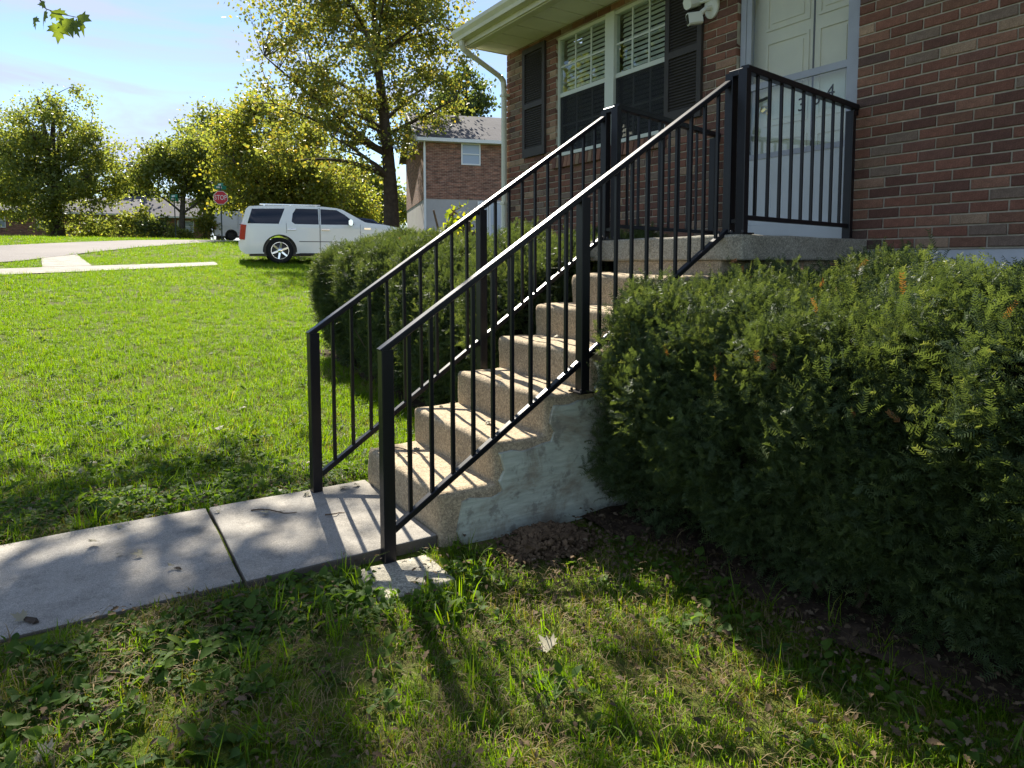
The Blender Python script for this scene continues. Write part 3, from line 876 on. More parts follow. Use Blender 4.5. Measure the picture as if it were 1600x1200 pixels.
shutter(-3.70, -3.25, 2.415, 3.655)
shutter(-1.405, -0.985, 2.415, 3.655)

# front door, storm door, threshold
m = MB(); m.box(DX0 + 0.06, DX1 - 0.06, 0.135, 0.175, 1.48, DZ1 - 0.05); door = hp(m, 'door', M_DOOR)
def molding(x0, x1, z0, z1):
    m = MB(); t = 0.022
    for a in ((x0, x1, z0, z0 + t), (x0, x1, z1 - t, z1), (x0, x0 + t, z0 + t, z1 - t), (x1 - t, x1, z0 + t, z1 - t)): m.box(a[0], a[1], 0.124, 0.1352, a[2], a[3])
    m.box(x0 + 0.05, x1 - 0.05, 0.127, 0.1352, z0 + 0.05, z1 - 0.05)
    sub(m.build('door_panel', M_DOOR), door)
for a, b in ((-0.475, -0.10), (-0.03, 0.24)):
    molding(a, b, 2.98, 3.28); molding(a, b, 2.25, 2.90); molding(a, b, 1.60, 2.15)
m = MB(); m.box(-0.072, -0.060, 0.130, 0.1354, 1.5, DZ1 - 0.06); sub(m.build('door_groove', M_FASC), door)
m = MB(); m.lathe([(0.0, 0.060), (0.022, 0.062), (0.031, 0.072), (0.033, 0.085), (0.026, 0.10), (0.013, 0.106), (0.012, 0.125), (0.035, 0.128), (0.035, 0.1345)], 20, 'y', (-0.44, 0, 2.375)); sub(m.build('door_knob', M_BRASS, smooth=40), door)
m = MB(); m.lathe([(0.0, 0.128), (0.010, 0.129), (0.012, 0.1345)], 12, 'y', (-0.02, 0, 3.03)); sub(m.build('peephole', M_BLKPL), door)
m = MB()
m.box(DX0 + 0.012, DX0 + 0.062, 0.028, 0.18, 1.474, DZ1 - 0.005); m.box(DX1 - 0.055, DX1 - 0.012, 0.028, 0.18, 1.474, DZ1 - 0.005); m.box(DX0 + 0.062, DX1 - 0.055, 0.03, 0.18, DZ1 - 0.05, DZ1 - 0.005)
hp(m, 'door_frame', M_ALU)
m = MB(); sx0, sx1 = DX0 + 0.064, DX1 - 0.058; sz0, sz1 = 1.478, DZ1 - 0.055
m.box(sx0, sx0 + 0.045, 0.034, 0.064, sz0, sz1); m.box(sx1 - 0.045, sx1, 0.034, 0.064, sz0, sz1)
m.box(sx0 + 0.045, sx1 - 0.045, 0.036, 0.062, sz1 - 0.06, sz1); m.box(sx0 + 0.045, sx1 - 0.045, 0.036, 0.062, 2.53, 2.58); m.box(sx0 + 0.045, sx1 - 0.045, 0.036, 0.062, 1.99, 2.03)
storm = hp(m, 'storm_door', M_ALU)
m = MB(); m.box(sx0 + 0.045, sx1 - 0.045, 0.042, 0.058, sz0, 1.99); sub(m.build('kick_panel', M_KICK), storm)
m = MB(); m.box(sx0 + 0.045, sx1 - 0.045, 0.047, 0.050, 2.03, 2.53); sub(m.build('pane', M_STORMG), storm)
m = MB(); m.box(sx0 + 0.045, sx1 - 0.045, 0.047, 0.050, 2.58, sz1 - 0.06); sub(m.build('pane', M_STORMU), storm)
m = MB(); m.bar((-0.47, 0.028, 2.43), (-0.37, 0.020, 2.445), 0.014, 0.02); m.box(-0.48, -0.455, 0.02, 0.034, 2.40, 2.46); sub(m.build('storm_handle', M_BLKPL), storm)
for ch, x, z in (('3', -0.094, 2.338), ('6', 0.024, 2.360), ('4', 0.134, 2.385)):
    me = text_mesh(ch, 0.135, 0.001, M_BLKPL, 'house_number')
    o = link(bpy.data.objects.new('house_number', me), storm); o.location = (x, 0.0455, z); o.rotation_euler = (R(90), 0, 0)
m = MB(); m.box(DX0 + 0.005, DX1 - 0.005, -0.03, 0.2, ZL + 0.003, 1.472); hp(m, 'door_threshold', M_KICK)

# soffit, fascia, gutter, downspout, roof
OV = 0.60
RX0 = HX0 + 0.03
m = MB(); m.box(RX0, HX1 + 0.3, -OV, 0.24, SOF + 0.012, SOF + 0.03); soffit = hp(m, 'soffit', M_SOFFIT)
x = RX0
while x < HX1 + 0.2:
    m = MB(); m.box(x + 0.006, x + 0.294, -OV + 0.003, -0.002 - 0.01, SOF, SOF + 0.011); sub(m.build('soffit_panel', M_SOFFIT), soffit); x += 0.302
m = MB(); m.box(RX0 - 0.005, HX1 + 0.3, -OV - 0.025, -OV, SOF - 0.02, SOF + 0.17); m.box(RX0 - 0.022, RX0 - 0.004, -OV, 0.25, SOF - 0.005, SOF + 0.17); m.box(RX0, HX1 + .3, -OV, -OV + .09, SOF - 0.03, SOF - 0.002)
hp(m, 'fascia', M_CREAM)
prof = [(-0.000, 0.0), (-0.085, 0.0), (-0.095, 0.035), (-0.125, 0.075), (-0.125, 0.115), (-0.110, 0.118), (-0.110, 0.10), (-0.01, 0.10), (0, 0.118)]
m = MB(); m.prism(prof, lambda q: (RX0 - 0.05, -OV - 0.028 + q[0], SOF + 0.035 + q[1]), lambda q: (HX1 + 0.32, -OV - 0.028 + q[0], SOF + 0.035 + q[1]))
gut = hp(m, 'gutter', M_CREAM)
DSX = HX0 + 0.03
dpts = [(DSX + 0.06, -OV - 0.075, SOF + 0.04), (DSX + 0.06, -OV - 0.075, SOF - 0.02), (DSX + 0.055, -OV - 0.05, SOF - 0.06), (DSX + 0.005, -0.12, SOF - 0.28), (DSX, -0.075, SOF - 0.325), (DSX, -0.065, SOF - 0.40), (DSX, -0.065, 0.2)]
m = MB()
for a, b in zip(dpts[:-1], dpts[1:]):
    a, b = Vector(a), Vector(b); e = (b - a).normalized() * 0.008
    m.bar(a - e, b + e, 0.068, 0.055, (0, -1, 0.3), 0.25)
ds = hp(m, 'downspout', M_CREAM)
for z in (3.2, 1.9):
    m = MB(); m.box(DSX - 0.045, DSX + 0.045, -0.1, -0.012, z, z + 0.03); sub(m.build('strap', M_CREAM), ds)
m = MB()
sl_ = 0.42; yr = 3.8; z0_ = SOF + 0.175
m.prism([(-OV - 0.06, z0_), (yr, z0_ + (yr + OV) * sl_), (2 * yr + OV + .06, z0_), (2 * yr + OV + .06, z0_ - 0.02), (yr, z0_ + (yr + OV) * sl_ - 0.05), (-OV - 0.06, z0_ - 0.015)], lambda q: (RX0 - 0.06, q[0], q[1]), lambda q: (HX1 + 0.35, q[0], q[1]))
hp(m, 'roof', M_FASC)

# security floodlight by the door
fl = empty('security_floodlight', (-0.90, -0.012, 3.20)); tag(fl, 'white twin floodlight with camera on the brick beside the front door', 'floodlight')
def fpart(m, nm, mat, sm=40): return under(m.build(nm, mat, None, sm), fl)
m = MB(); m.lathe([(0.072, -0.010), (0.074, -0.028), (0.066, -0.036)], 28, 'y', (-0.895, 0, 3.29))
m2 = [(v[0], v[1], 3.29 + (v[2] - 3.29) * 1.45) for v in m.v]; m.v = m2; fpart(m, 'base_plate', M_WHITEPL)
m = MB(); m.tube([(-0.895, -0.03, 3.27), (-0.90, -0.09, 3.25), (-0.915, -0.125, 3.215)], [0.022, 0.02, 0.022], 12); fpart(m, 'arm', M_WHITEPL)
m = MB(); m.bar((-0.925, -0.11, 3.185), (-0.975, -0.215, 3.165), 0.062, 0.095, (0, 0, 1), 0.2); cb = fpart(m, 'camera_body', M_WHITEPL)
m = MB(); m.bar((-0.9745, -0.2145, 3.165), (-0.9765, -0.2185, 3.1645), 0.045, 0.075, (0, 0, 1), 0.1); fpart(m, 'camera_face', M_BLKPL)
for s in (-1, 1):
    m = MB(); cx = -0.90 + s * 0.115
    m.tube([(-0.895, -0.03, 3.34), (cx, -0.07, 3.335)], 0.014, 10); m.bar((cx + s * 0.012, -0.05, 3.36), (cx + s * 0.03, -0.15, 3.325), 0.10, 0.085, (0, 0, 1), 0.25); fpart(m, 'lamp_head', M_WHITEPL)
# ------------------------------------------------------------------ plant meshes
def at(u, v, depth):
    """world point seen at photo pixel (u, v) at this distance along the view axis"""
    return CAM + depth * (Fv + Rv * ((u - 799.1) / 1044.27) - Uv * ((v - 487.75) / 1044.27))
def on_ground(u, depth):
    p = at(u, 400, depth); return Vector((p.x, p.y, float(terr(p.x))))

def blades(n, rad, l0, l1, w, bend, mat, name, flat=0.0, r=None):
    r = r or rng
    V, Fc, rn = [], [], []
    for i in range(n):
        a = r.uniform(0, 6.283); q = rad * math.sqrt(r.uniform())
        bx, by = q * math.cos(a), q * math.sin(a)
        L_ = r.uniform(l0, l1); d = r.uniform(0, 6.283); lean = r.uniform(0.05, bend) + flat
        ww = w * r.uniform(0.7, 1.25); sx, sy = -math.sin(d) * ww / 2, math.cos(d) * ww / 2
        b0 = len(V); ang = lean * 0.3
        px, pz = 0.0, -0.01 if not flat else 0.004
        for s in range(4):
            k = (1, 0.92, 0.62)[s] if s < 3 else 0
            cx, cy = bx + px * math.cos(d), by + px * math.sin(d)
            if s < 3: V += [(cx - sx * k, cy - sy * k, pz), (cx + sx * k, cy + sy * k, pz)]
            else: V.append((cx, cy, pz))
            px += math.sin(ang) * L_ / 3; pz += math.cos(ang) * L_ / 3; ang = min(ang + lean * 0.55, 1.75)
        Fc += [(b0, b0 + 1, b0 + 3), (b0, b0 + 3, b0 + 2), (b0 + 2, b0 + 3, b0 + 5), (b0 + 2, b0 + 5, b0 + 4), (b0 + 4, b0 + 5, b0 + 6)]
        rn += [r.uniform()] * 5
    return np_mesh(name, V, Fc, mat, rn)

def leaf_verts(L_, W_, fold, droop, shape='ovate'):
    prof = {'ovate': [(0, 0.06), (0.25, 0.85), (0.5, 1.0), (0.78, 0.6), (1, 0)], 'plantain': [(0, 0.1), (0.3, 0.35), (0.55, 1.0), (0.8, 0.75), (1, 0.0)],
            'oak': [(0, 0.05), (0.2, 0.5), (0.32, 0.35), (0.5, 1.0), (0.6, 0.55), (0.75, 0.8), (0.86, 0.4), (1, 0)]}[shape]
    vs, fs = [], []
    for t, k in prof:
        x = t * L_; z = -droop * t * t * L_ + 0.0
        vs += [(x, 0, z), (x, W_ / 2 * k, z + fold * W_ * k), (x, -W_ / 2 * k, z + fold * W_ * k)]
    for i in range(len(prof) - 1):
        a, b = i * 3, i * 3 + 3
        fs += [(a, b, b + 1), (a, b + 1, a + 1), (a, b + 2, b), (a, a + 2, b + 2)]
    return np.array(vs), fs

def rosette(n, l0, l1, wr, mat, name, shape='ovate', tilt=(0.15, 0.8), stem=0.0, rad=0.02):
    V, Fc, rn = [], [], []
    for i in range(n):
        L_ = rng.uniform(l0, l1); vs, fs = leaf_verts(L_, L_ * wr * rng.uniform(0.8, 1.2), rng.uniform(0.05, 0.3), rng.uniform(0.1, 0.6), shape)
        ti = rng.uniform(*tilt); yaw = i * 2.4 + rng.uniform(-0.5, 0.5)
        roll = rng.normal() * 0.35
        m = Matrix.Rotation(yaw, 3, 'Z') @ Matrix.Rotation(-ti, 3, 'Y') @ Matrix.Rotation(roll, 3, 'X')
        o = Vector((math.cos(yaw) * rad * rng.uniform(0, 1), math.sin(yaw) * rad * rng.uniform(0, 1), rng.uniform(0, stem)))
        b = len(V)
        V += [tuple(m @ Vector(q) + o) for q in vs]; Fc += [tuple(b + k for k in f) for f in fs]; rn += [rng.uniform()] * len(fs)
    return np_mesh(name, V, Fc, mat, rn, smooth=False)

G_SHORT = [blades(26, 0.055, 0.03, 0.075, 0.0042, 1.5, ML_GRASS, 'grass_tuft') for _ in range(7)]
G_DRY = [blades(22, 0.055, 0.03, 0.075, 0.0035, 1.6, ML_DRYG, 'dry_grass_tuft') for _ in range(4)]
G_LONG = [blades(9, 0.03, 0.08, 0.17, 0.0045, 1.3, ML_GRASS, 'grass_wisp') for _ in range(4)]
G_STRAW = [blades(10, 0.06, 0.03, 0.08, 0.0018, 0.5, ML_STRAW, 'straw', flat=1.0) for _ in range(3)]
W_ROS = [rosette(7, 0.05, 0.10, 0.5, ML_WEED, 'weed', 'plantain') for _ in range(3)] + [rosette(9, 0.03, 0.055, 0.75, ML_WEED, 'weed', 'ovate', (0.1, 1.0), 0.04, 0.06) for _ in range(4)] + [rosette(16, 0.018, 0.03, 0.85, ML_WEED, 'weed', 'ovate', (-0.1, 0.7), 0.05, 0.07) for _ in range(3)]

HEDGE_R = (0.52, 4.7)
def walkable(x, y):
    """True where lawn plants may grow"""
    ok = ~((x > -0.50) & (x < 0.44) & (y > -9) & (y < -3.1))
    ok &= ~((x > -0.70) & (x < 0.50) & (y >= -3.25))
    ok &= ~((x >= 0.50) & (x < 4.8) & (y > -2.34 + 0.08 * np.sin(x * 7)))
    ok &= ~((x > -4.9) & (x < -0.4) & (y > -2.1 + 0.06 * np.sin(x * 6)))
    ok &= ~((x > -4.2) & (y > -0.1) & (x < 5) & (y < 8))
    ok &= ~((x > 0.46) & (x < 0.74) & (y > -3.60) & (y < -3.28))
    ok &= ~((x > 0.44) & (x < 0.85) & (y > -3.0) & (y < -2.4))
    def inpoly(P):
        c = np.zeros(len(x), bool); n = len(P)
        for i in range(n):
            (x0, y0), (x1, y1) = P[i], P[(i + 1) % n]
            t = ((y0 > y) != (y1 > y)) & (x < (x1 - x0) * (y - y0) / (y1 - y0 + 1e-12) + x0); c ^= t
        return c
    ok &= ~inpoly(ROAD_N + ROAD_F[::-1]); ok &= ~inpoly(SW_N + SW_F[::-1])
    ok &= ~inpoly([(-17.3, -5.35), (-20.6, -5.5), (-22.2, -4.65), (-17.75, -4.3)])
    return ok
def fan(r0, r1, n, a0=-112, a1=-8):
    a = np.radians(rng.uniform(a0, a1, n)); r = np.sqrt(rng.uniform(r0 * r0, r1 * r1, n))
    return CAM.x + r * np.sin(a), CAM.y + r * np.cos(a)
def snoise(x, y, f, s=0.0):
    return (np.sin(x * f + s + 1.3 * np.sin(y * f * 0.7 + s)) * np.cos(y * f * 1.1 - s + 0.9 * np.sin(x * f * 0.6)) + 1) / 2
def make_patch(name, x, y, scl, variants, label, cat, tilt=0.12, lift=0.0):
    k = walkable(x, y); x, y, scl = x[k], y[k], scl[k]
    z = ground_z(x, y) + lift
    rots = np.stack([rng.normal(0, tilt, len(x)), rng.normal(0, tilt, len(x)), rng.uniform(0, 6.283, len(x))], -1)
    o = scatter(name, np.stack([x, y, z], -1), rots, scl, rng.integers(0, len(variants), len(x)), variants)
    return tag(o, label, cat, kind='stuff')
xs, ys, ss = [], [], []
for r0, r1, n, s0 in ((0.7, 3.5, 10500, 0.72), (3.5, 7, 12500, 1.0), (7, 13, 17000, 1.15), (13, 24, 21000, 1.6), (24, 42, 15000, 2.3)):
    x, y = fan(r0, r1, n)
    d = 0.5 * snoise(x, y, 2.3) + 0.45 * snoise(x, y, 6.1, 2) + (0.12 if r0 < 3 else 0.25)
    if r0 < 5:
        d -= 0.5 * np.exp(-((x - 0.75) ** 2 / 0.25 + (y + 4.1) ** 2 / 0.5))
        d -= 0.55 * np.exp(-((x + 0.95) ** 2 / 0.3 + (y + 4.4) ** 2 / 1.3))
    k = rng.uniform(0, 0.8, n) < d if r0 < 7 else np.ones(n, bool)
    x, y = x[k], y[k]
    xs.append(x); ys.append(y); ss.append(s0 * rng.uniform(0.65, 1.35, len(x)))
make_patch('lawn_grass', np.concatenate(xs), np.concatenate(ys), np.concatenate(ss), G_SHORT, 'short green grass covering the front lawn', 'grass')
x, y = fan(0.7, 9, 2600); k = snoise(x, y, 1.9, 5) > 0.35; x, y = x[k], y[k]
make_patch('long_grass', x, y, rng.uniform(0.6, 1.3, len(x)), G_LONG, 'longer wispy grass blades standing above the lawn', 'grass', 0.2)
x, y = fan(0.7, 8, 6500); x2, y2 = fan(0.7, 4.0, 4200); x = np.r_[x, x2]; y = np.r_[y, y2]; k = snoise(x, y, 2.7, 9) > 0.36; x, y = x[k], y[k]
make_patch('dry_straw', x, y, rng.uniform(0.6, 1.3, len(x)), G_STRAW, 'dry straw-coloured stems lying in the lawn', 'straw', 0.15)
x, y = fan(0.7, 5.5, 3200); k = snoise(x, y, 3.1, 4) > 0.45; x, y = x[k], y[k]
make_patch('yellowed_grass', x, y, rng.uniform(0.6, 1.1, len(x)), G_DRY, 'thin yellowed grass mixed into the near lawn', 'grass', 0.2)
# broad-leaved weeds: along the walk, beside the steps and in patches
def gauss(cx, cy, sx, sy, n): return rng.normal(cx, sx, n), rng.normal(cy, sy, n)
pw_ = [gauss(-0.85, -4.2, 0.22, 0.75, 520), gauss(-1.5, -4.1, 0.4, 0.4, 190), gauss(0.68, -4.05, 0.16, 0.5, 230), gauss(0.85, -3.65, 0.25, 0.25, 60), gauss(-2.9, -4.5, 0.5, 0.35, 90),
       gauss(0.62, -2.95, 0.12, 0.22, 40), gauss(1.05, -4.35, 0.3, 0.3, 120), gauss(1.6, -2.6, 0.7, 0.12, 110), gauss(-0.62, -3.5, 0.10, 0.35, 90), gauss(-1.6, -4.9, 0.6, 0.6, 110)]
x = np.concatenate([p[0] for p in pw_] + [fan(1, 10, 500)[0]]); 
y = np.concatenate([p[1] for p in pw_]); xf, yf = fan(1, 10, 500); x[-500:] = xf; y = np.concatenate([y, yf])
make_patch('broadleaf_weeds', x, y, rng.uniform(0.4, 0.95, len(x)), W_ROS, 'low broad-leaved weeds growing beside the walk and in the lawn', 'weeds', 0.2, 0.004)

LITTER = [rosette(5, 0.015, 0.035, 0.6, ML_LITTER, 'leaf_litter', 'oak', (-0.2, 0.4), 0.01, 0.09) for _ in range(4)]
n_ = 420; xl, yl = fan(0.8, 4.2, 900, -95, -20); kl = walkable(xl, yl); xl, yl = xl[kl], yl[kl]
x = np.concatenate([rng.uniform(0.5, 3.4, n_), rng.normal(0.7, 0.15, 120), xl]); y = np.concatenate([rng.normal(-2.32, 0.16, n_), rng.normal(-2.75, 0.25, 120), yl])
k = ~((x < 0.5) & (y > -3.2)); x, y = x[k], y[k]
o = scatter('leaf_litter', np.stack([x, y, ground_z(x, y) + 0.035], -1), np.stack([rng.normal(0, .2, len(x)), rng.normal(0, .2, len(x)), rng.uniform(0, 6.28, len(x))], -1), rng.uniform(0.5, 1.1, len(x)), rng.integers(0, 4, len(x)), LITTER)
tag(o, 'dry brown leaf litter on the soil by the hedge and through the grass', 'leaf litter', kind='stuff')
# ------------------------------------------------------------------ hedges
def yew_sprig(n_shoot, mat, name):
    V, Fc, rn = [], [], []
    for s in range(n_shoot):
        L_ = rng.uniform(0.035, 0.075)
        d = Vector((rng.normal() * 0.75, rng.normal() * 0.75, 1)).normalized()
        o = Vector((rng.normal() * 0.035, rng.normal() * 0.035, rng.uniform(-0.03, 0.02)))
        side = d.cross(Vector((rng.normal(), rng.normal(), rng.normal()))).normalized(); nrm = side.cross(d)
        n = 10; tint = rng.uniform()
        for i in range(n):
            t = (i + 0.5) / n
            p = o + d * (t * L_) + nrm * (-0.25 * t * t * L_)
            for sg in (-1, 1):
                nl = rng.uniform(0.011, 0.019) * (1 - 0.35 * t)
                e = (side * sg + d * 0.75 + nrm * rng.uniform(-0.5, 0.7)).normalized()
                wv = e.cross(nrm).normalized() * 0.0013
                b = len(V)
                V += [tuple(p - wv), tuple(p + wv), tuple(p + e * nl * 0.7 + wv * 0.9), tuple(p + e * nl), tuple(p + e * nl * 0.7 - wv * 0.9)]
                Fc += [(b, b + 1, b + 2), (b, b + 2, b + 4), (b + 4, b + 2, b + 3)]
                rn += [min(1, max(0, tint * 0.5 + 0.5 * t + rng.normal() * 0.1))] * 3
    return np_mesh(name, V, Fc, mat, rn)
YEW = [yew_sprig(9, ML_YEW, 'yew_sprig') for _ in range(8)]
YEWB = [yew_sprig(2, ML_YEWB, 'brown_yew_sprig') for _ in range(3)]

def hedge(name, label, x0, x1, prof, dens, zbase, front_only_until=None, seed=0, brown=0, top_shoots=200):
    """prof: closed-ish polyline in (y, z), front foot -> front -> top -> back foot"""
    root = empty(name, ((x0 + x1) / 2, -1.6, float(ground_z((x0 + x1) / 2, -1.6)))); tag(root, label, 'hedge')
    P = np.array(prof, float); d = np.r_[0, np.cumsum(np.hypot(*np.diff(P, axis=0).T))]
    def pt(s): return np.stack([np.interp(s, d, P[:, 0]), np.interp(s, d, P[:, 1])], -1)
    cy, cz = P[:, 0].mean(), 0.55
    def shape(x, s, inset=0.0):
        q = pt(s)
        e = np.minimum((x - x0), (x1 - x)); k = np.clip(e / 0.28, 0, 1); k = 1 - 0.13 * (1 - np.sqrt(np.clip(1 - (1 - k) ** 2, 0, 1)))
        lump = 0.07 * np.sin(x * 3.1 + seed) * np.sin(s * 4.3 + x * 1.7) + 0.045 * np.sin(x * 8.7 + s * 7.1 + seed) + 0.03 * np.sin(x * 17 - s * 13)
        y = cy + (q[:, 0] - cy) * k; z = cz + (q[:, 1] - cz) * (0.85 + 0.15 * k)
        ds = 0.01; t = pt(s + ds) - pt(s - ds); nl = np.hypot(t[:, 0], t[:, 1]) + 1e-9
        ny, nz_ = -t[:, 1] / nl, t[:, 0] / nl
        ex = np.where(x - x0 < 0.25, -(1 - (x - x0) / 0.25), np.where(x1 - x < 0.25, 1 - (x1 - x) / 0.25, 0.0)) * 1.2
        N_ = np.stack([ex, ny, nz_], -1); N_ /= np.linalg.norm(N_, axis=1)[:, None]
        Q = np.stack([x, y, z + zbase(x)], -1) + N_ * (lump - inset)[:, None] if np.ndim(inset) else np.stack([x, y, z + zbase(x)], -1) + N_ * (lump - inset)[:, None]
        return Q, N_
    # sign check so that normals look outward
    Lx, Ls = x1 - x0, d[-1]
    # solid dark core, added to block light and stand in for deep shade
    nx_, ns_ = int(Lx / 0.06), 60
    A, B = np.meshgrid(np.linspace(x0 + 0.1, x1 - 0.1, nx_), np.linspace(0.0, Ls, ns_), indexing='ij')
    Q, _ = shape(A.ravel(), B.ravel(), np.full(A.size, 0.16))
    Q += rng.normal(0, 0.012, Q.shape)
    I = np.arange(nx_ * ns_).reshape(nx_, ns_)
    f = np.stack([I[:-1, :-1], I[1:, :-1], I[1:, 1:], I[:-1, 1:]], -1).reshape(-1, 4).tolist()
    me = bpy.data.meshes.new('shade_core')
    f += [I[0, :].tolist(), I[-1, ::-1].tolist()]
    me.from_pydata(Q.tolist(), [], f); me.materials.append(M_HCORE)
    under(link(bpy.data.objects.new('shade_core', me)), root)
    # stems
    m = MB()
    for i in range(int(Lx * 9)):
        x = rng.uniform(x0 + 0.15, x1 - 0.15); y = rng.uniform(P[:, 0].min() + 0.12, P[:, 0].min() + 0.6)
        z = float(ground_z(x, y)) - 0.02
        tx, ty = x + rng.normal() * 0.3, y - rng.uniform(0.0, 0.25)
        pts = [(x, y, z), (x + (tx - x) * 0.4 + rng.normal() * 0.03, y + (ty - y) * 0.4, z + 0.25), (tx, ty, z + rng.uniform(0.45, 0.8))]
        m.tube(pts, [rng.uniform(0.008, 0.016), 0.008, 0.003], 5)
    so_ = under(m.build('stems', M_TWIG), root); so_['kind'] = 'stuff'
    # needles in three shells
    n = int(Lx * Ls * dens)
    x = rng.uniform(x0 + 0.02, x1 - 0.02, n); s = rng.uniform(0.0, Ls, n)
    inset = np.abs(rng.normal(0, 0.055, n)) - 0.035
    Q, N_ = shape(x, s, inset)
    # end caps
    nc = int(1.1 * 1.1 * dens * 0.9)
    for xe, sg in ((x0, -1), (x1, 1)):
        ss_ = rng.uniform(0, Ls, nc); k = np.sqrt(rng.uniform(0, 1, nc)) * 0.72
        q = pt(ss_); yy = cy + (q[:, 0] - cy) * k; zz = cz + (q[:, 1] - cz) * k
        xx = np.full(nc, xe) + sg * (0.0 - 0.10 * k ** 2) + rng.normal(0, 0.04, nc)
        Q = np.vstack([Q, np.stack([xx, yy, zz + zbase(xx)], -1)]); N_ = np.vstack([N_, np.tile([sg, 0, 0.1], (nc, 1))])
    gz = ground_z(Q[:, 0], Q[:, 1]); keep = Q[:, 2] > gz + 0.03
    # ragged foot: thin out low down
    keep &= rng.uniform(0, 1, len(Q)) < np.clip((Q[:, 2] - gz) / 0.22, 0.35, 1)
    Q, N_ = Q[keep], N_[keep]
    up = N_ * 0.8 + np.array([0, 0, 0.55]) + rng.normal(0, 0.5, N_.shape)
    up /= np.linalg.norm(up, axis=1)[:, None]
    th = np.arccos(np.clip(up[:, 2], -1, 1)); ph = np.arctan2(up[:, 1], up[:, 0])
    # Euler XYZ: tilt about Y by th, then turn about Z by ph, with random spin first folded into scale variation
    rots = np.stack([np.zeros(len(Q)), th, ph], -1)
    fo = scatter('foliage', Q, rots, rng.uniform(0.75, 1.35, len(Q)), rng.integers(0, len(YEW), len(Q)), YEW, None); fo['kind'] = 'stuff'; under(fo, root)
    # upright new shoots on top
    x = rng.uniform(x0 + 0.1, x1 - 0.1, top_shoots); s = rng.uniform(Ls * 0.38, Ls * 0.78, top_shoots)
    Q, N_ = shape(x, s, np.full(top_shoots, -0.03))
    rots = np.stack([rng.normal(0, 0.3, top_shoots), rng.normal(0, 0.3, top_shoots), rng.uniform(0, 6.28, top_shoots)], -1)
    fo = scatter('new_shoots', Q, rots, rng.uniform(0.8, 1.6, top_shoots), rng.integers(0, len(YEW), top_shoots), YEW); fo['kind'] = 'stuff'; under(fo, root)
    if brown:
        x = rng.uniform(x0 + 0.1, x1 - 0.1, brown); s = rng.uniform(Ls * 0.2, Ls * 0.7, brown)
        Q, N_ = shape(x, s, np.full(brown, -0.05))
        rots = np.stack([rng.normal(0, 0.5, brown), rng.normal(0, 0.5, brown), rng.uniform(0, 6.28, brown)], -1)
        fo = scatter('brown_tips', Q, rots, rng.uniform(0.7, 1.2, brown), rng.integers(0, 3, brown), YEWB); fo['kind'] = 'stuff'; under(fo, root)
    return root
hedge('yew_hedge', 'long dark yew hedge with brown tips under the bare brick wall', 0.53, 4.7,
      [(-2.25, 0.02), (-2.36, 0.25), (-2.42, 0.58), (-2.38, 0.84), (-2.24, 0.97), (-1.9, 1.01), (-1.35, 1.03), (-0.95, 1.04), (-0.72, 0.96), (-0.66, 0.7), (-0.7, 0.1)], 1500, lambda x: np.zeros_like(x), seed=1.0, brown=80, top_shoots=650)
hedge('yew_hedge', 'clipped dark yew hedge below the window between steps and lawn', -4.95, -0.66,
      [(-2.05, 0.05), (-2.13, 0.3), (-2.16, 0.75), (-2.08, 1.0), (-1.9, 1.16), (-1.5, 1.26), (-1.1, 1.30), (-0.75, 1.25), (-0.6, 0.9), (-0.6, 0.1)], 1150, lambda x: terr(x) * 0.9 + 0.06 + 0.0 * x, seed=4.0, brown=10, top_shoots=500)
# ------------------------------------------------------------------ trees
def rand_unit(n):
    v = rng.normal(size=(n, 3)); return v / np.linalg.norm(v, axis=1)[:, None]
def leaves_mesh(P, size, mat, name, droop=0.3):
    """folded diamond leaves at points P"""
    n = len(P); a = rand_unit(n); a[:, 2] -= droop; a /= np.linalg.norm(a, axis=1)[:, None]
    b = np.cross(a, rand_unit(n)); b /= np.linalg.norm(b, axis=1)[:, None] + 1e-9
    c = np.cross(a, b)
    s = (size * rng.uniform(0.6, 1.3, n))[:, None]
    base = P; tip = P + a * s; mid = P + a * s * 0.45 - c * s * 0.06
    l = mid + b * s * 0.42 + c * s * 0.12; r = mid - b * s * 0.42 + c * s * 0.12
    V = np.stack([base, l, tip, r], 1).reshape(-1, 3)
    i = np.arange(n)[:, None] * 4
    F_ = np.stack([i + [0, 1, 2], i + [0, 2, 3]], 1).reshape(-1, 3)
    return np_mesh(name, V, F_, mat, np.repeat(rng.uniform(0, 1, n), 2))
def bez(a, b, c, n):
    t = np.linspace(0, 1, n)[:, None]
    return (1 - t) ** 2 * a + 2 * t * (1 - t) * b + t * t * c
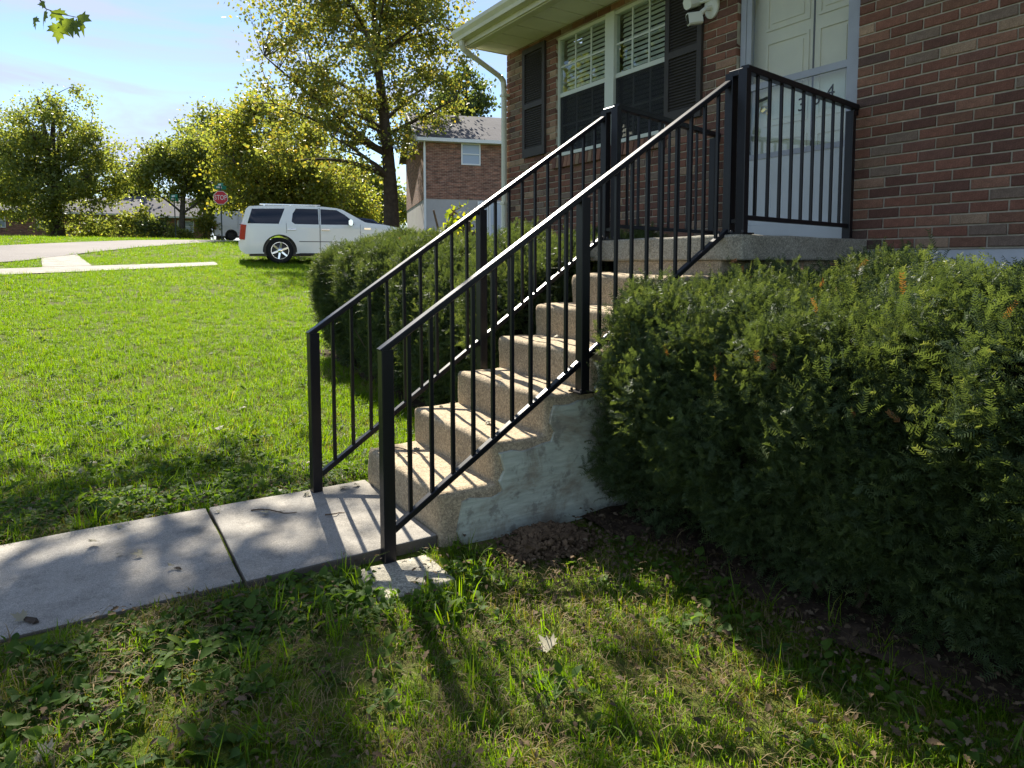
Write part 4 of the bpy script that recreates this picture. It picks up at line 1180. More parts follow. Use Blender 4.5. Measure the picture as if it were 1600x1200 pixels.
def tree(name, label, base, ztop, trunk_r, lobes, n_limb, n_twig, n_leaf, lsize, lmat, bmat, group=None, lean=(0, 0), clump=0.55, first=0.25, cat='tree', shell=0.45, gap=0.0, forks=1, sides=8):
    """lobes: list of (cx, cy, cz, rx, ry, rz) relative to the base"""
    base = np.array(base, float)
    root = empty(name, tuple(base)); tag(root, label, cat, group)
    m = MB()
    H = ztop
    nodes = []
    for fk in range(forks):
        lx, ly = lean if fk == 0 else (rng.normal() * 0.12 * H, rng.normal() * 0.16 * H)
        k = 9; tr = []
        for i in range(k):
            t = i / (k - 1)
            tr.append((lx * t * t + 0.02 * H * math.sin(t * 5 + fk) * t, ly * t * t + 0.015 * H * math.sin(t * 7 + 1 + fk) * t, -0.15 + (H + 0.15) * t))
        rad = [trunk_r * (1.25 if i == 0 else 1) * (1 - 0.85 * (i / (k - 1)) ** 0.9) * (1 if fk == 0 else 0.7) + 0.01 for i in range(k)]
        m.tube(tr, rad, sides)
        nodes.append(np.array(tr))
    lob = np.array(lobes, float); vol = lob[:, 3] * lob[:, 4] * lob[:, 5]; pr = vol / vol.sum()
    def sample(n, sh):
        j = rng.choice(len(lob), n, p=pr); u = rand_unit(n); rr = (sh + (1 - sh) * rng.uniform(0, 1, n)) ** 0.6
        return lob[j, :3] + u * lob[j, 3:] * rr[:, None]
    # main limbs
    lt = sample(n_limb, 0.35); pts_all = []; rads = []
    for q in lt:
        tn = nodes[rng.integers(forks)]
        hd = math.hypot(q[0], q[1]); za = np.clip(q[2] - hd * rng.uniform(0.35, 0.8), H * first, H * 0.95)
        a = np.array([np.interp(za, tn[:, 2], tn[:, 0]), np.interp(za, tn[:, 2], tn[:, 1]), za])
        mid = (a + q) / 2 + np.array([0, 0, 0.10 * hd]) + rng.normal(0, 0.05 * hd + 0.02, 3)
        c = bez(a, mid, q, 9)
        r0 = trunk_r * (0.42 - 0.25 * za / H) * (0.6 + 0.4 * min(1, hd / lob[0, 3]))
        m.tube(c, list(np.linspace(r0, r0 * 0.15 + 0.004, 9)), 5, cap=False)
        pts_all.append(c)
    allp = np.vstack(pts_all + [n_[5:] for n_ in nodes])
    tw = sample(n_twig, shell)
    if gap:
        g = np.array([noise.noise(Vector(t * (0.55 / clump) * 0.6 + base * 0.13)) for t in tw]); tw = tw[g > -0.35 + gap * 0.6]
    twp = []
    for q in tw:
        d = np.linalg.norm(allp - q, axis=1) + 0.7 * np.maximum(0, allp[:, 2] - q[2]); a = allp[np.argmin(d)]
        c = bez(a, (a + q) / 2 + rng.normal(0, 0.12, 3) * np.linalg.norm(q - a), q, 5)
        m.tube(c, list(np.linspace(0.018 * max(1, lsize / 0.12), 0.004, 5)), 4, cap=False); twp.append(c)
    tro = m.build('trunk', bmat, root, smooth=60, fix=False)
    # leaves: round each twig end and along the twig
    per = max(1, n_leaf // max(1, len(tw)))
    w_ = rng.uniform(0.4, 1.6, len(tw)); P = []
    for q, c, ww in zip(tw, twp, w_):
        n = max(3, int(per * ww)); ne = int(n * 0.72)
        P.append(q + rng.normal(0, 1, (ne, 3)) * np.array([clump, clump, clump * 0.62]) * rng.uniform(0.6, 1.2))
        t = rng.uniform(0.35, 1, n - ne); k = np.clip((t * 4).astype(int), 0, 3)
        P.append(c[k] + (c[k + 1] - c[k]) * (t * 4 - k)[:, None] + rng.normal(0, clump * 0.35, (n - ne, 3)))
    P = np.vstack(P)
    cr_ = link(bpy.data.objects.new('crown', leaves_mesh(P, lsize, lmat, 'crown')), root)
    return root

g_tree = 'trees across the road and beside the neighbour house'
# the tall tree beside the neighbour's house
b = on_ground(612, 30)
tree('tall_tree', 'tall open-crowned tree with straight dark trunk beside the neighbour house', b, 12.5, 0.40,
     [(-0.6, -1.2, 8.2, 4.6, 5.0, 5.0), (0.2, -2.6, 5.2, 2.8, 3.2, 2.4), (0.2, 1.6, 10.2, 2.6, 2.8, 2.6), (0, -1.5, 11.5, 3.4, 3.6, 3.0)], 26, 600, 36000, 0.15, ML_MAIN, M_BARK, g_tree, lean=(-0.1, -0.9), clump=0.42, first=0.26, shell=0.2, gap=0.35)
b = on_ground(438, 41)
tree('yellowing_tree', 'broad yellowing tree standing behind the white SUV', b, 7.6, 0.25,
     [(0, 0, 5.6, 3.2, 3.6, 3.6), (0, -1.6, 3.6, 2.6, 2.6, 2.6), (0, 1.8, 3.4, 2.4, 2.8, 2.6)], 16, 420, 32000, 0.19, ML_YEL, M_BARK, g_tree, clump=0.55, shell=0.3, gap=0.15)
b = on_ground(505, 46)
tree('yellowing_tree', 'lower bright yellow-green tree behind the SUV bonnet', b, 5.4, 0.18,
     [(0, 0, 3.4, 2.8, 3.0, 2.4), (0, 1.8, 2.4, 2.0, 2.2, 1.8)], 12, 220, 13000, 0.21, ML_YEL, M_BARK, g_tree, clump=0.5, shell=0.3)
b = on_ground(398, 52)
tree('green_tree', 'green tree behind the stop sign and white van', b, 7.0, 0.22,
     [(0, 0, 4.4, 3.4, 3.6, 3.2), (0, -2.0, 3.0, 2.4, 2.6, 2.2), (0, 2.6, 3.4, 2.4, 2.6, 2.2)], 12, 280, 17000, 0.25, ML_GRN, M_BARK, g_tree, clump=0.6, shell=0.3)
b = on_ground(285, 47)
tree('leaning_tree', 'two-stemmed leaning tree behind the far street-name sign', b, 7.4, 0.24,
     [(0, 0.6, 5.6, 2.6, 2.2, 2.6), (0, -1.2, 4.6, 2.0, 1.6, 2.2), (0, 2.2, 5.2, 2.2, 1.6, 2.8)], 14, 300, 20000, 0.18, ML_GRN, M_BARK2, g_tree, lean=(0, 1.2), clump=0.48, shell=0.3, forks=2, gap=0.4)
b = on_ground(345, 56)
tree('green_tree', 'tall light-green tree rising beyond the two-stemmed leaning tree', b, 11.0, 0.28,
     [(0, 0, 7.6, 2.6, 2.8, 3.6), (0, 1.2, 4.6, 2.6, 2.8, 2.6)], 14, 240, 16000, 0.24, ML_GRN, M_BARK, g_tree, clump=0.55, shell=0.3)
b = on_ground(92, 44)
tree('spreading_tree', 'wide many-stemmed green tree in front of the long brick bungalow', b, 9.0, 0.40,
     [(0, 0.4, 6.4, 3.2, 3.4, 3.2), (0, -2.4, 5.2, 3.0, 2.6, 3.0), (0, 2.4, 4.6, 3.0, 2.6, 2.6), (0, 0, 3.4, 3.4, 3.8, 2.0), (0, 1.2, 8.4, 1.8, 1.8, 1.8), (0.6, 0.6, 1.7, 1.6, 3.6, 1.3)], 22, 520, 34000, 0.17, ML_GRN, M_BARK, g_tree, clump=0.48, first=0.14, shell=0.25, forks=3, gap=0.45)
b = on_ground(-40, 46)
tree('spreading_tree', 'green tree next to the wide many-stemmed tree at the bungalow', b, 7.4, 0.3,
     [(0, 0, 5.2, 3.0, 3.2, 3.0), (0, 1.4, 3.6, 3.0, 3.0, 2.2)], 14, 240, 14000, 0.19, ML_GRN, M_BARK, g_tree, clump=0.45, shell=0.25, gap=0.3)
p = at(728, 150, 46)
tree('dark_tree', 'dark green tree rising behind the neighbour roof', (p.x, p.y, float(terr(p.x))), 12.0, 0.3,
     [(0, 0, 10.2, 1.9, 2.0, 1.9), (0, -0.8, 8.6, 2.4, 2.4, 2.0), (0, 0.5, 6.0, 2.6, 2.6, 2.4)], 14, 200, 11000, 0.28, ML_DRK, M_BARK, g_tree, clump=0.45, shell=0.25)
p = at(210, 285, 66)
tree('evergreen_tree', 'small dark evergreen far off between the roofs', (p.x, p.y, float(terr(p.x))), 7.6, 0.25, [(0, 0, 5.4, 2.0, 2.2, 2.2), (0, 0, 3, 2.4, 2.6, 2)], 10, 110, 5000, 0.34, ML_EVER, M_BARK, g_tree, clump=0.5, shell=0.2)
b = on_ground(560, 60)
tree('green_tree', 'distant green tree seen under the tall tree crown', b, 6.5, 0.22, [(0, 0, 4.2, 3.2, 4.2, 2.8), (0, 3, 3.4, 2.4, 2.8, 2.4)], 10, 170, 8000, 0.36, ML_GRN, M_BARK, g_tree, clump=0.6, shell=0.3)
b = on_ground(470, 64)
tree('green_tree', 'distant green tree filling the gap behind the SUV roof', b, 6.8, 0.22, [(0, 0, 4.2, 3.2, 4.6, 3.0)], 10, 170, 8000, 0.38, ML_GRN, M_BARK, g_tree, clump=0.6, shell=0.3)
# shrubs across the road and by the hedge
def shrub(name, label, base, lobes, n_leaf, ls, lm, grp=None, clump=0.2, n_twig=60, h=None):
    return tree(name, label, base, h or max(l[2] for l in lobes), 0.035, lobes, 7, n_twig, n_leaf, ls, lm, M_TWIG, grp, clump=clump, first=0.02, cat='shrub', shell=0.1, forks=3, sides=5)
g_sh = 'shrubs in front of the far houses'
shrub('shrub', 'large dark green shrub at the end of the brick bungalow', on_ground(208, 46), [(0, 0, 1.0, 1.2, 1.5, 1.0), (0, 0.6, 1.5, 0.9, 0.9, 0.8)], 2600, 0.17, ML_GRN, g_sh, 0.28)
shrub('shrub', 'dark shrub beside the trunks of the leaning tree', on_ground(243, 45), [(0, 0, 0.9, 1.0, 1.2, 0.9)], 1800, 0.16, ML_DRK, g_sh, 0.26)
shrub('shrub', 'yellow-leaved shrub left of the white van', on_ground(322, 47), [(0, 0, 1.1, 0.8, 0.75, 1.0)], 1700, 0.15, ML_YEL, g_sh, 0.22)
shrub('shrub', 'low rounded green shrub below the grey-roofed house', on_ground(292, 46), [(0, 0, 0.35, 0.6, 0.7, 0.35)], 900, 0.12, ML_GRN, g_sh, 0.16)
shrub('shrub', 'small pale shrub beside the street-name sign post', on_ground(277, 44.5), [(0, 0, 0.5, 0.5, 0.55, 0.5)], 900, 0.12, ML_GRN, g_sh, 0.16)
shrub('shrub', 'dark foundation planting against the brick bungalow', on_ground(150, 47), [(0, 0, 0.8, 0.8, 3.6, 0.7)], 2400, 0.18, ML_GRN, g_sh, 0.3)
p = at(703, 330, 9.2)
shrub('sapling', 'bright yellow-green sapling growing behind the clipped hedge', (p.x, p.y, float(terr(p.x))), [(0, -0.1, 1.20, 0.22, 0.42, 0.34), (0.0, 0.12, 1.62, 0.14, 0.18, 0.36), (0, 0.4, 1.1, 0.2, 0.22, 0.2)], 460, 0.085, ML_BRIGHT, None, 0.09, n_twig=46, h=1.75)
p = at(845, 340, 5.6)
shrub('vine_sprig', 'thin bright weed climbing out of the hedge by the downspout', (-3.2, -1.1, float(terr(-3.2))), [(0, 0, 1.5, 0.35, 0.2, 0.22)], 120, 0.05, ML_BRIGHT, None, 0.06, n_twig=22, h=1.6)

b = (-17.0, -14.5, float(terr(-17.0)))
tree('street_tree', 'green street tree reflected in the window panes', b, 10.0, 0.3, [(0, 0, 7.0, 3.6, 3.6, 3.4), (0.5, 2.5, 5.4, 2.4, 2.4, 2.2)], 14, 220, 9000, 0.26, ML_GRN, M_BARK, g_tree, clump=0.45, shell=0.25, gap=0.2)
# street maple, standing just outside the frame: shades the walk and hangs a twig into view
mp_base = (-8.6, -7.4, float(terr(-8.6)))
tree('shade_maple', 'maple overhanging the front walk with one leafy twig hanging into view', mp_base, 9.5, 0.26,
     [(-0.1, 4.25, 7.3, 2.3, 1.3, 0.8), (-0.4, 0.6, 8.6, 2.8, 2.4, 1.4), (0.9, 4.4, 7.2, 0.7, 0.5, 0.4), (1.35, 5.6, 7.2, 0.75, 0.42, 0.35)], 24, 320, 11500, 0.14, ML_MAPLE, M_BARK2, None, clump=0.25, first=0.5, shell=0.1, gap=0.15)
maple = bpy.data.objects['shade_maple']
def maple_leaf_outline():
    half = [(0, 0), (0.10, 0.02), (0.32, -0.06), (0.28, 0.08), (0.50, 0.16), (0.40, 0.26), (0.52, 0.44), (0.30, 0.40), (0.20, 0.46), (0.26, 0.68), (0.12, 0.66), (0, 1.0)]
    return half + [(-x, y) for x, y in reversed(half[1:-1])]
OUT = maple_leaf_outline()
def maple_leaf_mesh(mat, name, curl=0.25):
    n = len(OUT); V = [(0, 0.35, 0.0)]
    for x, y in OUT: V.append((x, y, -curl * (x * x * 1.4 + (y - 0.35) ** 2 * 0.5) + 0.03 * math.sin(x * 9 + y * 7)))
    F_ = [(0, 1 + i, 1 + (i + 1) % n) for i in range(n)]
    F_.append((0, n, 1)) if False else None
    return np_mesh(name, V, F_, mat, [0.5] * len(F_))
twig_pts = [at(60, -60, 5.6), at(60, -4, 5.7), at(72, 14, 5.72), at(95, 22, 5.7), at(120, 27, 5.68)]
m = MB(); m.tube([tuple(q) for q in twig_pts], [0.010, 0.007, 0.005, 0.004, 0.003], 6)
up_pts = [at(60, -60, 5.6), at(40, -160, 5.9), Vector((-5.2, -6.2, 6.6)), Vector((-7.9, -7.3, 6.4))]
m.tube([tuple(q) for q in up_pts], [0.010, 0.018, 0.035, 0.06], 6)
tw = m.build('hanging_twig', M_TWIG)
tw.parent = maple; tw.matrix_parent_inverse = Matrix.Translation(maple.location).inverted()
lm = maple_leaf_mesh(ML_MAPLE, 'maple_leaf', 0.4)
for i, (u, v, s, rz) in enumerate([(53, 27, 0.11, 0.1), (69, 17, 0.17, -0.2), (86, 15, 0.14, 0.7), (92, 38, 0.17, -0.1), (104, 28, 0.18, 0.5), (124, 22, 0.20, 0.25), (70, 6, 0.07, 1.6), (113, 34, 0.15, 0.6)]):
    o = bpy.data.objects.new('maple_leaf', lm); C.objects.link(o); o.parent = tw
    p = at(u, v, 5.69)
    # hang tip-down with the blade half turned to the camera
    dn = (-Uv + Rv * math.tan(rz) * 0.6).normalized(); nn = (-Fv + Rv * rng.normal() * 0.5 + Uv * rng.normal() * 0.4); nn = (nn - dn * nn.dot(dn)).normalized(); sx = dn.cross(nn)
    mm = Matrix((sx, dn, nn)).transposed().to_4x4() @ Matrix.Diagonal((s, s, s, 1)); mm.translation = p
    o.matrix_local = mm

# ------------------------------------------------------------------ vehicles
def arc(cx, cz, r, a0, a1, n=14): return [(cx + r * math.cos(R(a0 + (a1 - a0) * i / n)), cz + r * math.sin(R(a0 + (a1 - a0) * i / n))) for i in range(n + 1)]
def dens(pl, step):
    out = []
    for i in range(len(pl)):
        a, b = Vector(pl[i]), Vector(pl[(i + 1) % len(pl)]); n = max(1, int((b - a).length / step))
        out += [tuple(a.lerp(b, k / n)) for k in range(n)]
    return out
def pin(pt, pl):
    x, y = pt; c = False; n = len(pl)
    for i in range(n):
        x0, y0 = pl[i]; x1, y1 = pl[(i + 1) % n]
        if (y0 > y) != (y1 > y) and x < (x1 - x0) * (y - y0) / (y1 - y0) + x0: c = not c
    return c
def vehicle(name, label, loc, rz, outline, hw, windows, doors, paint, wheels, wr, strip_mat, extras=None, rimm=None):
    """outline in (y, z) with wheel arches; hw(y, z) = half width; windows / doors: polygons on both sides"""
    root = empty(name, loc, rz); tag(root, label, 'car' if name != 'cargo_van' else 'van')
    out = dens(outline, 0.14)
    pts, edges = [], []
    def loop(pl):
        b = len(pts); pts.extend(Vector(q) for q in pl); edges.extend((b + i, b + (i + 1) % len(pl)) for i in range(len(pl)))
    loop(out)
    W_ = [dens(w, 0.14) for w, _ in windows]; D_ = [dens(d, 0.14) for d in doors]
    for w in W_ + D_: loop(w)
    ys = [q[0] for q in out]; zs = [q[1] for q in out]
    for y in np.arange(min(ys), max(ys), 0.13):
        for z in np.arange(min(zs), max(zs), 0.13):
            if pin((y, z), out): pts.append(Vector((y + 0.003, z + 0.002)))
    vo, _, tri, *_r = geometry.delaunay_2d_cdt(pts, edges, [], 0, 1e-4)
    groups = {}
    for t in tri:
        c = (vo[t[0]] + vo[t[1]] + vo[t[2]]) / 3
        if not pin(c, out): continue
        key = ('body', 0)
        for i, w in enumerate(W_):
            if pin(c, w): key = ('w', i)
        if key[0] == 'body':
            for i, d in enumerate(D_):
                if pin(c, d): key = ('d', i)
        groups.setdefault(key, []).append(t)
    def sidemesh(tris, off):
        vs, fs = [], []
        for sg in (1, -1):
            mp_ = {}
            for t in tris:
                f = []
                for i in t:
                    if i not in mp_:
                        y, z = vo[i]; mp_[i] = len(vs); vs.append((sg * (hw(y, z) + off), y, z))
                    f.append(mp_[i])
                fs.append(tuple(f) if sg > 0 else tuple(reversed(f)))
        return vs, fs
    m = MB(); vs, fs = sidemesh(groups[('body', 0)], 0.0); m.add(vs, fs)
    # strips across
    smats = []
    K = 8
    glass = {}
    for i in range(len(out)):
        a, b_ = out[i], out[(i + 1) % len(out)]
        mid = ((a[0] + b_[0]) / 2, (a[1] + b_[1]) / 2)
        sm = strip_mat(mid)
        tgt = m if sm is None else glass.setdefault(sm, MB())
        nrm = Vector((b_[1] - a[1], -(b_[0] - a[0])))
        nrm = nrm.normalized() if nrm.length > 1e-6 else Vector((0, 1))
        v = []
        for q in (a, b_):
            for k in range(K + 1):
                s = -1 + 2 * k / K; bul = 0.03 * (1 - s * s) if q[1] > 0.6 else 0
                cy_, cz_ = 1.4, 0.9
                v.append((s * hw(*q), q[0] + (bul * (0.4 if q[0] > cy_ else -0.4) if q[1] < 1.6 else 0), q[1] + (bul if q[1] > 1.0 else 0)))
        tgt.add(v, [(k, k + 1, K + 1 + k + 1, K + 1 + k) for k in range(K)])
    bm_ = m.mesh('body', paint, fix=False)
    b2 = bmesh.new(); b2.from_mesh(bm_); bmesh.ops.remove_doubles(b2, verts=b2.verts, dist=0.004); bmesh.ops.recalc_face_normals(b2, faces=b2.faces); b2.to_mesh(bm_); b2.free()
    bm_.polygons.foreach_set('use_smooth', [True] * len(bm_.polygons))
    try: bm_.set_sharp_from_angle(angle=R(38))
    except Exception: pass
    body = link(bpy.data.objects.new('body', bm_), root)
    for sm, g in glass.items():
        nm = {'windscreen': 'windscreen', 'rear': 'rear_window', 'tail': 'bumper'}[sm]
        g.build(nm, M_WSHIELD if sm == 'windscreen' else M_CGLASS, root, smooth=True)
    for i, (w, mt) in enumerate(windows):
        mm = MB(); vs, fs = sidemesh(groups.get(('w', i), []), -0.012); mm.add(vs, fs)
        half = len(vs) // 2
        for sg in (0, 1):
            q = MB(); q.add(vs[:half] if sg == 0 else vs[half:], [tuple(x - (0 if sg == 0 else half) for x in f) for f in (fs[:len(fs) // 2] if sg == 0 else fs[len(fs) // 2:])])
            q.build('side_window', mt, root, smooth=True, fix=False)
    for i, d in enumerate(doors):
        vs, fs = sidemesh(groups.get(('d', i), []), 0.003)
        half = len(vs) // 2
        for sg in (0, 1):
            q = MB(); q.add(vs[:half] if sg == 0 else vs[half:], [tuple(x - (0 if sg == 0 else half) for x in f) for f in (fs[:len(fs) // 2] if sg == 0 else fs[len(fs) // 2:])])
            dr = q.build('door', paint, root, smooth=True, fix=False)
            sgn = 1 if sg == 0 else -1
            dy0 = min(p_[0] for p_ in d); dy1 = max(p_[0] for p_ in d)
            h = MB(); hy = dy0 + 0.16
            if extras and 'handle_z' in extras:
                hz = extras['handle_z']; xx = sgn * (hw(hy, hz) + 0.025)
                h.bar((xx, hy - 0.13, hz), (xx, hy + 0.13, hz), 0.03, 0.035, (0, 0, 1), 0.3); h.build('handle', rimm or M_CHROME, dr)
            s = MB()
            for yy in (dy0, dy1):
                zz = [p_[1] for p_ in d if abs(p_[0] - yy) < 0.02]
                if len(zz) > 1:
                    zl = np.linspace(min(zz), max(zz), 8)
                    for za, zb_ in zip(zl[:-1], zl[1:]): s.bar((sgn * (hw(yy, za) + 0.0015), yy, za), (sgn * (hw(yy, zb_) + 0.0015), yy, zb_), 0.008, 0.012, (1, 0, 0))
            if s.v: s.build('seam', M_BLKPL, dr)
    for wy in wheels:
        for sg in (1, -1):
            xw = sg * (hw(wy, 0.7) - 0.13)
            wh = empty('wheel', (xw, wy, wr), 0, root)
            t = MB(); w2 = 0.13
            t.lathe([(wr * 0.66, -w2 * 0.9), (wr * 0.86, -w2), (wr * 0.97, -w2 * 0.8), (wr, -w2 * 0.5), (wr, w2 * 0.5), (wr * 0.97, w2 * 0.8), (wr * 0.86, w2), (wr * 0.66, w2 * 0.9)], 32, 'x', cap=False); t.build('tyre', M_TYRE, wh, smooth=35)
            t = MB(); t.lathe([(wr * 0.68, sg * w2 * 0.92), (wr * 0.70, sg * w2 * 0.75), (wr * 0.62, sg * w2 * 0.75), (wr * 0.60, sg * w2 * 0.9)], 32, 'x', cap=False)
            for k in range(6):
                a = k * math.pi / 3 + 0.35
                t.bar((sg * w2 * 0.72, 0, 0), (sg * w2 * 0.80, math.cos(a) * wr * 0.64, math.sin(a) * wr * 0.64), wr * 0.17, 0.035, (1, 0, 0), 0.2)
            t.lathe([(wr * 0.17, sg * w2 * 0.6), (wr * 0.17, sg * w2 * 0.95), (wr * 0.1, sg * w2 * 1.02)], 16, 'x'); t.build('rim', rimm or M_CHROME, wh, smooth=35)
            t = MB(); t.lathe([(wr * 0.62, sg * w2 * 0.1), (wr * 0.3, sg * w2 * 0.2), (0.02, sg * w2 * 0.25)], 20, 'x'); t.build('brake_disc', M_BOLT, wh)
    # dark underside and wheel wells
    u = MB(); yy0, yy1 = min(ys) + 0.3, max(ys) - 0.3
    u.box(-0.70, 0.70, yy0, yy1, 0.24, 0.75); u.build('underbody', M_BLKPL, root)
    return root

WB, AZ = 2.95, 0.40
suv_out = [(-1.0, 0.30), (-1.15, 0.42), (-1.19, 0.56), (-1.18, 0.70), (-1.12, 0.76), (-1.10, 1.19), (-1.08, 1.25), (-0.95, 1.67), (-0.86, 1.755), (-0.3, 1.80), (0.6, 1.815), (1.3, 1.80), (1.72, 1.765), (1.92, 1.72),
           (2.25, 1.535), (2.60, 1.335), (2.72, 1.31), (3.2, 1.265), (3.65, 1.18), (3.90, 1.09), (3.99, 0.95), (4.02, 0.62), (3.95, 0.38), (3.7, 0.31)] + arc(WB, AZ, 0.475, -11, 191) + [(2.3, 0.33), (0.6, 0.33)] + arc(0, AZ, 0.475, -11, 191) + [(-0.6, 0.31)]
def suv_hw(y, z):
    w = 0.985 - 0.02 * max(0, (0.6 - z)) - (0.0 if z < 1.2 else 0.30 * (z - 1.2) ** 1.05)
    e = max(0, (-y - 0.75) / 0.45) if y < 0 else max(0, (y - 3.1) / 0.95)
    return w * (1 - 0.16 * min(1, e) ** 2.4)
suv_win = [([(-0.92, 1.225), (-0.78, 1.68), (0.17, 1.71), (-0.02, 1.225)], M_CGLASS),
           ([(0.36, 1.30), (0.45, 1.23), (1.17, 1.225), (1.17, 1.72), (0.50, 1.715), (0.40, 1.55)], M_CGLASS),
           ([(1.24, 1.225), (2.27, 1.235), (2.22, 1.36), (1.98, 1.56), (1.74, 1.70), (1.24, 1.72)], M_CGLASS)]
suv_door = [[(0.20, 0.95), (0.47, 0.75), (0.56, 0.38), (1.195, 0.38), (1.195, 1.745), (0.45, 1.74), (0.28, 1.6), (0.20, 1.25)], [(1.215, 0.38), (2.40, 0.38), (2.46, 0.60), (2.46, 1.26), (2.30, 1.40), (2.02, 1.59), (1.76, 1.735), (1.215, 1.745)]]
def suv_strip(q):
    if 1.95 < q[0] < 2.58 and q[1] > 1.34: return 'windscreen'
    if q[0] < -0.93 and 1.27 < q[1] < 1.66: return 'rear'
    return None
SUVR = R(-11)
SX, SYr = -18.35 - 0.97 * math.cos(SUVR), 0.66 - 0.97 * math.sin(SUVR)
suv = vehicle('suv', 'white SUV with tinted windows and big chrome wheels parked beyond the lawn', (SX, SYr, 1.172), SUVR, suv_out, suv_hw, suv_win, suv_door, M_CARW, (0, WB), 0.405, suv_strip, {'handle_z': 1.06})
def spart(m, nm, mat, sm=35): return m.build(nm, mat, suv, sm)
for sg in (1, -1):
    m = MB(); m.bar((sg * (suv_hw(-1.08, 0.95) + 0.00), -1.085, 0.74), (sg * (suv_hw(-1.04, 1.15) - 0.0), -1.03, 1.19), 0.17, 0.09, (1, 0, 0), 0.2); spart(m, 'tail_light', M_TAIL)
    m = MB(); m.bar((sg * 1.03, 2.16, 1.30), (sg * 1.16, 2.14, 1.30), 0.13, 0.19, (0, 0, 1), 0.3); m.bar((sg * 0.92, 2.17, 1.24), (sg * 1.06, 2.16, 1.25), 0.06, 0.04); spart(m, 'wing_mirror', M_CHROME)
    m = MB(); m.bar((sg * 0.70, -0.55, 1.838), (sg * 0.70, 1.25, 1.845), 0.035, 0.03, (0, 0, 1), 0.2)
    for yy in (-0.42, 0.35, 1.12): m.bar((sg * 0.70, yy, 1.79), (sg * 0.70, yy, 1.838), 0.03, 0.05, (0, 1, 0))
    spart(m, 'roof_rail', M_CHROME)
    m = MB(); m.bar((sg * (suv_hw(2.6, 1.12) + 0.004), 2.58, 1.12), (sg * (suv_hw(2.8, 1.12) + 0.004), 2.79, 1.12), 0.01, 0.06, (0, 0, 1)); spart(m, 'fender_vent', M_CHROME)
    m = MB(); m.bar((sg * (suv_hw(.6, .69) + 0.006), 0.57, 0.69), (sg * (suv_hw(2.4, .69) + 0.006), 2.42, 0.69), 0.012, 0.02, (0, 0, 1)); spart(m, 'side_trim', M_BOLT)
    m = MB(); m.bar((sg * 0.93, 0.55, 0.30), (sg * 0.93, 2.35, 0.30), 0.12, 0.05, (0, 0, 1), 0.3); spart(m, 'running_board', M_BOLT)
    m = MB(); m.bar((sg * 0.80, 3.80, 0.98), (sg * 0.55, 3.99, 0.98), 0.12, 0.22, (0, 0, 1), 0.2); spart(m, 'headlight', M_CHROME)
    for cy_ in (0, WB):
        m = MB(); q = arc(cy_, AZ, 0.485, -6, 186, 20)
        for a, b_ in zip(q[:-1], q[1:]): m.bar((sg * (suv_hw(a[0], a[1]) - 0.01), a[0], a[1]), (sg * (suv_hw(b_[0], b_[1]) - 0.01), b_[0], b_[1]), 0.03, 0.035, (1, 0, 0))
        spart(m, 'wheel_arch', M_TYRE)
m = MB(); m.bar((-0.5, 4.035, 0.88), (0.5, 4.035, 0.88), 0.05, 0.34, (0, 0, 1), 0.2); spart(m, 'grille', M_CHROME)
m = MB(); m.bar((-0.4, -1.125, 0.9), (0.4, -1.125, 0.9), 0.03, 0.16, (0, 0, 1), 0.2); spart(m, 'plate_recess', M_BLKPL)

van_out = [(-1.05, 0.35), (-1.10, 0.55), (-1.08, 1.3), (-0.98, 1.95), (-0.85, 2.05), (1.0, 2.10), (2.2, 2.05), (2.55, 1.95), (3.15, 1.35), (3.3, 1.2), (4.0, 1.0), (4.1, 0.8), (4.08, 0.4)] + arc(3.2, 0.36, 0.42, -8, 188) + [(2.6, 0.33), (0.6, 0.33)] + arc(0, 0.36, 0.42, -8, 188) + [(-0.6, 0.33)]
def van_hw(y, z):
    return (0.98 - (0 if z < 1.1 else 0.13 * (z - 1.1))) * (1 - 0.15 * max(0, (y - 3.0) / 1.1) ** 2)
p = at(337, 371, 47)
van = vehicle('cargo_van', 'pale windowless cargo van parked across the road behind the stop sign', (p.x - 0.98, p.y + 1.15, float(terr(p.x)) + 0.04), R(-6), van_out, van_hw, [([(2.15, 1.25), (2.95, 1.28), (2.5, 1.85), (2.15, 1.88)], M_CGLASS)],
              [[(-0.9, 0.55), (0.05, 0.85), (0.42, 0.85), (0.42, 1.9), (-0.85, 1.9)], [(0.5, 0.45), (1.9, 0.45), (1.9, 1.92), (0.5, 1.92)]], M_VANW, (0, 3.2), 0.36, lambda q: 'windscreen' if 2.55 < q[0] < 3.15 and q[1] > 1.36 else None, {'handle_z': 1.15}, M_BOLT)
for sg in (1, -1):
    m = MB(); m.bar((sg * 0.965, -1.06, 0.75), (sg * 0.955, -1.05, 1.15), 0.08, 0.06, (1, 0, 0), 0.2); m.build('tail_light', M_TAIL, van)
car_out = [(-0.95, 0.35), (-1.0, 0.6), (-0.95, 0.92), (-0.35, 1.0), (0.25, 1.36), (0.9, 1.43), (1.5, 1.38), (2.1, 1.02), (3.0, 0.90), (3.4, 0.74), (3.45, 0.4)] + arc(2.7, 0.33, 0.37, -6, 186) + [(2.2, 0.25), (0.5, 0.25)] + arc(0, 0.33, 0.37, -6, 186) + [(-0.5, 0.3)]
def car_hw(y, z): return (0.88 - (0 if z < 0.95 else 0.38 * (z - 0.95))) * (1 - 0.18 * max(0, abs(y - 1.2) - 1.5) ** 2)
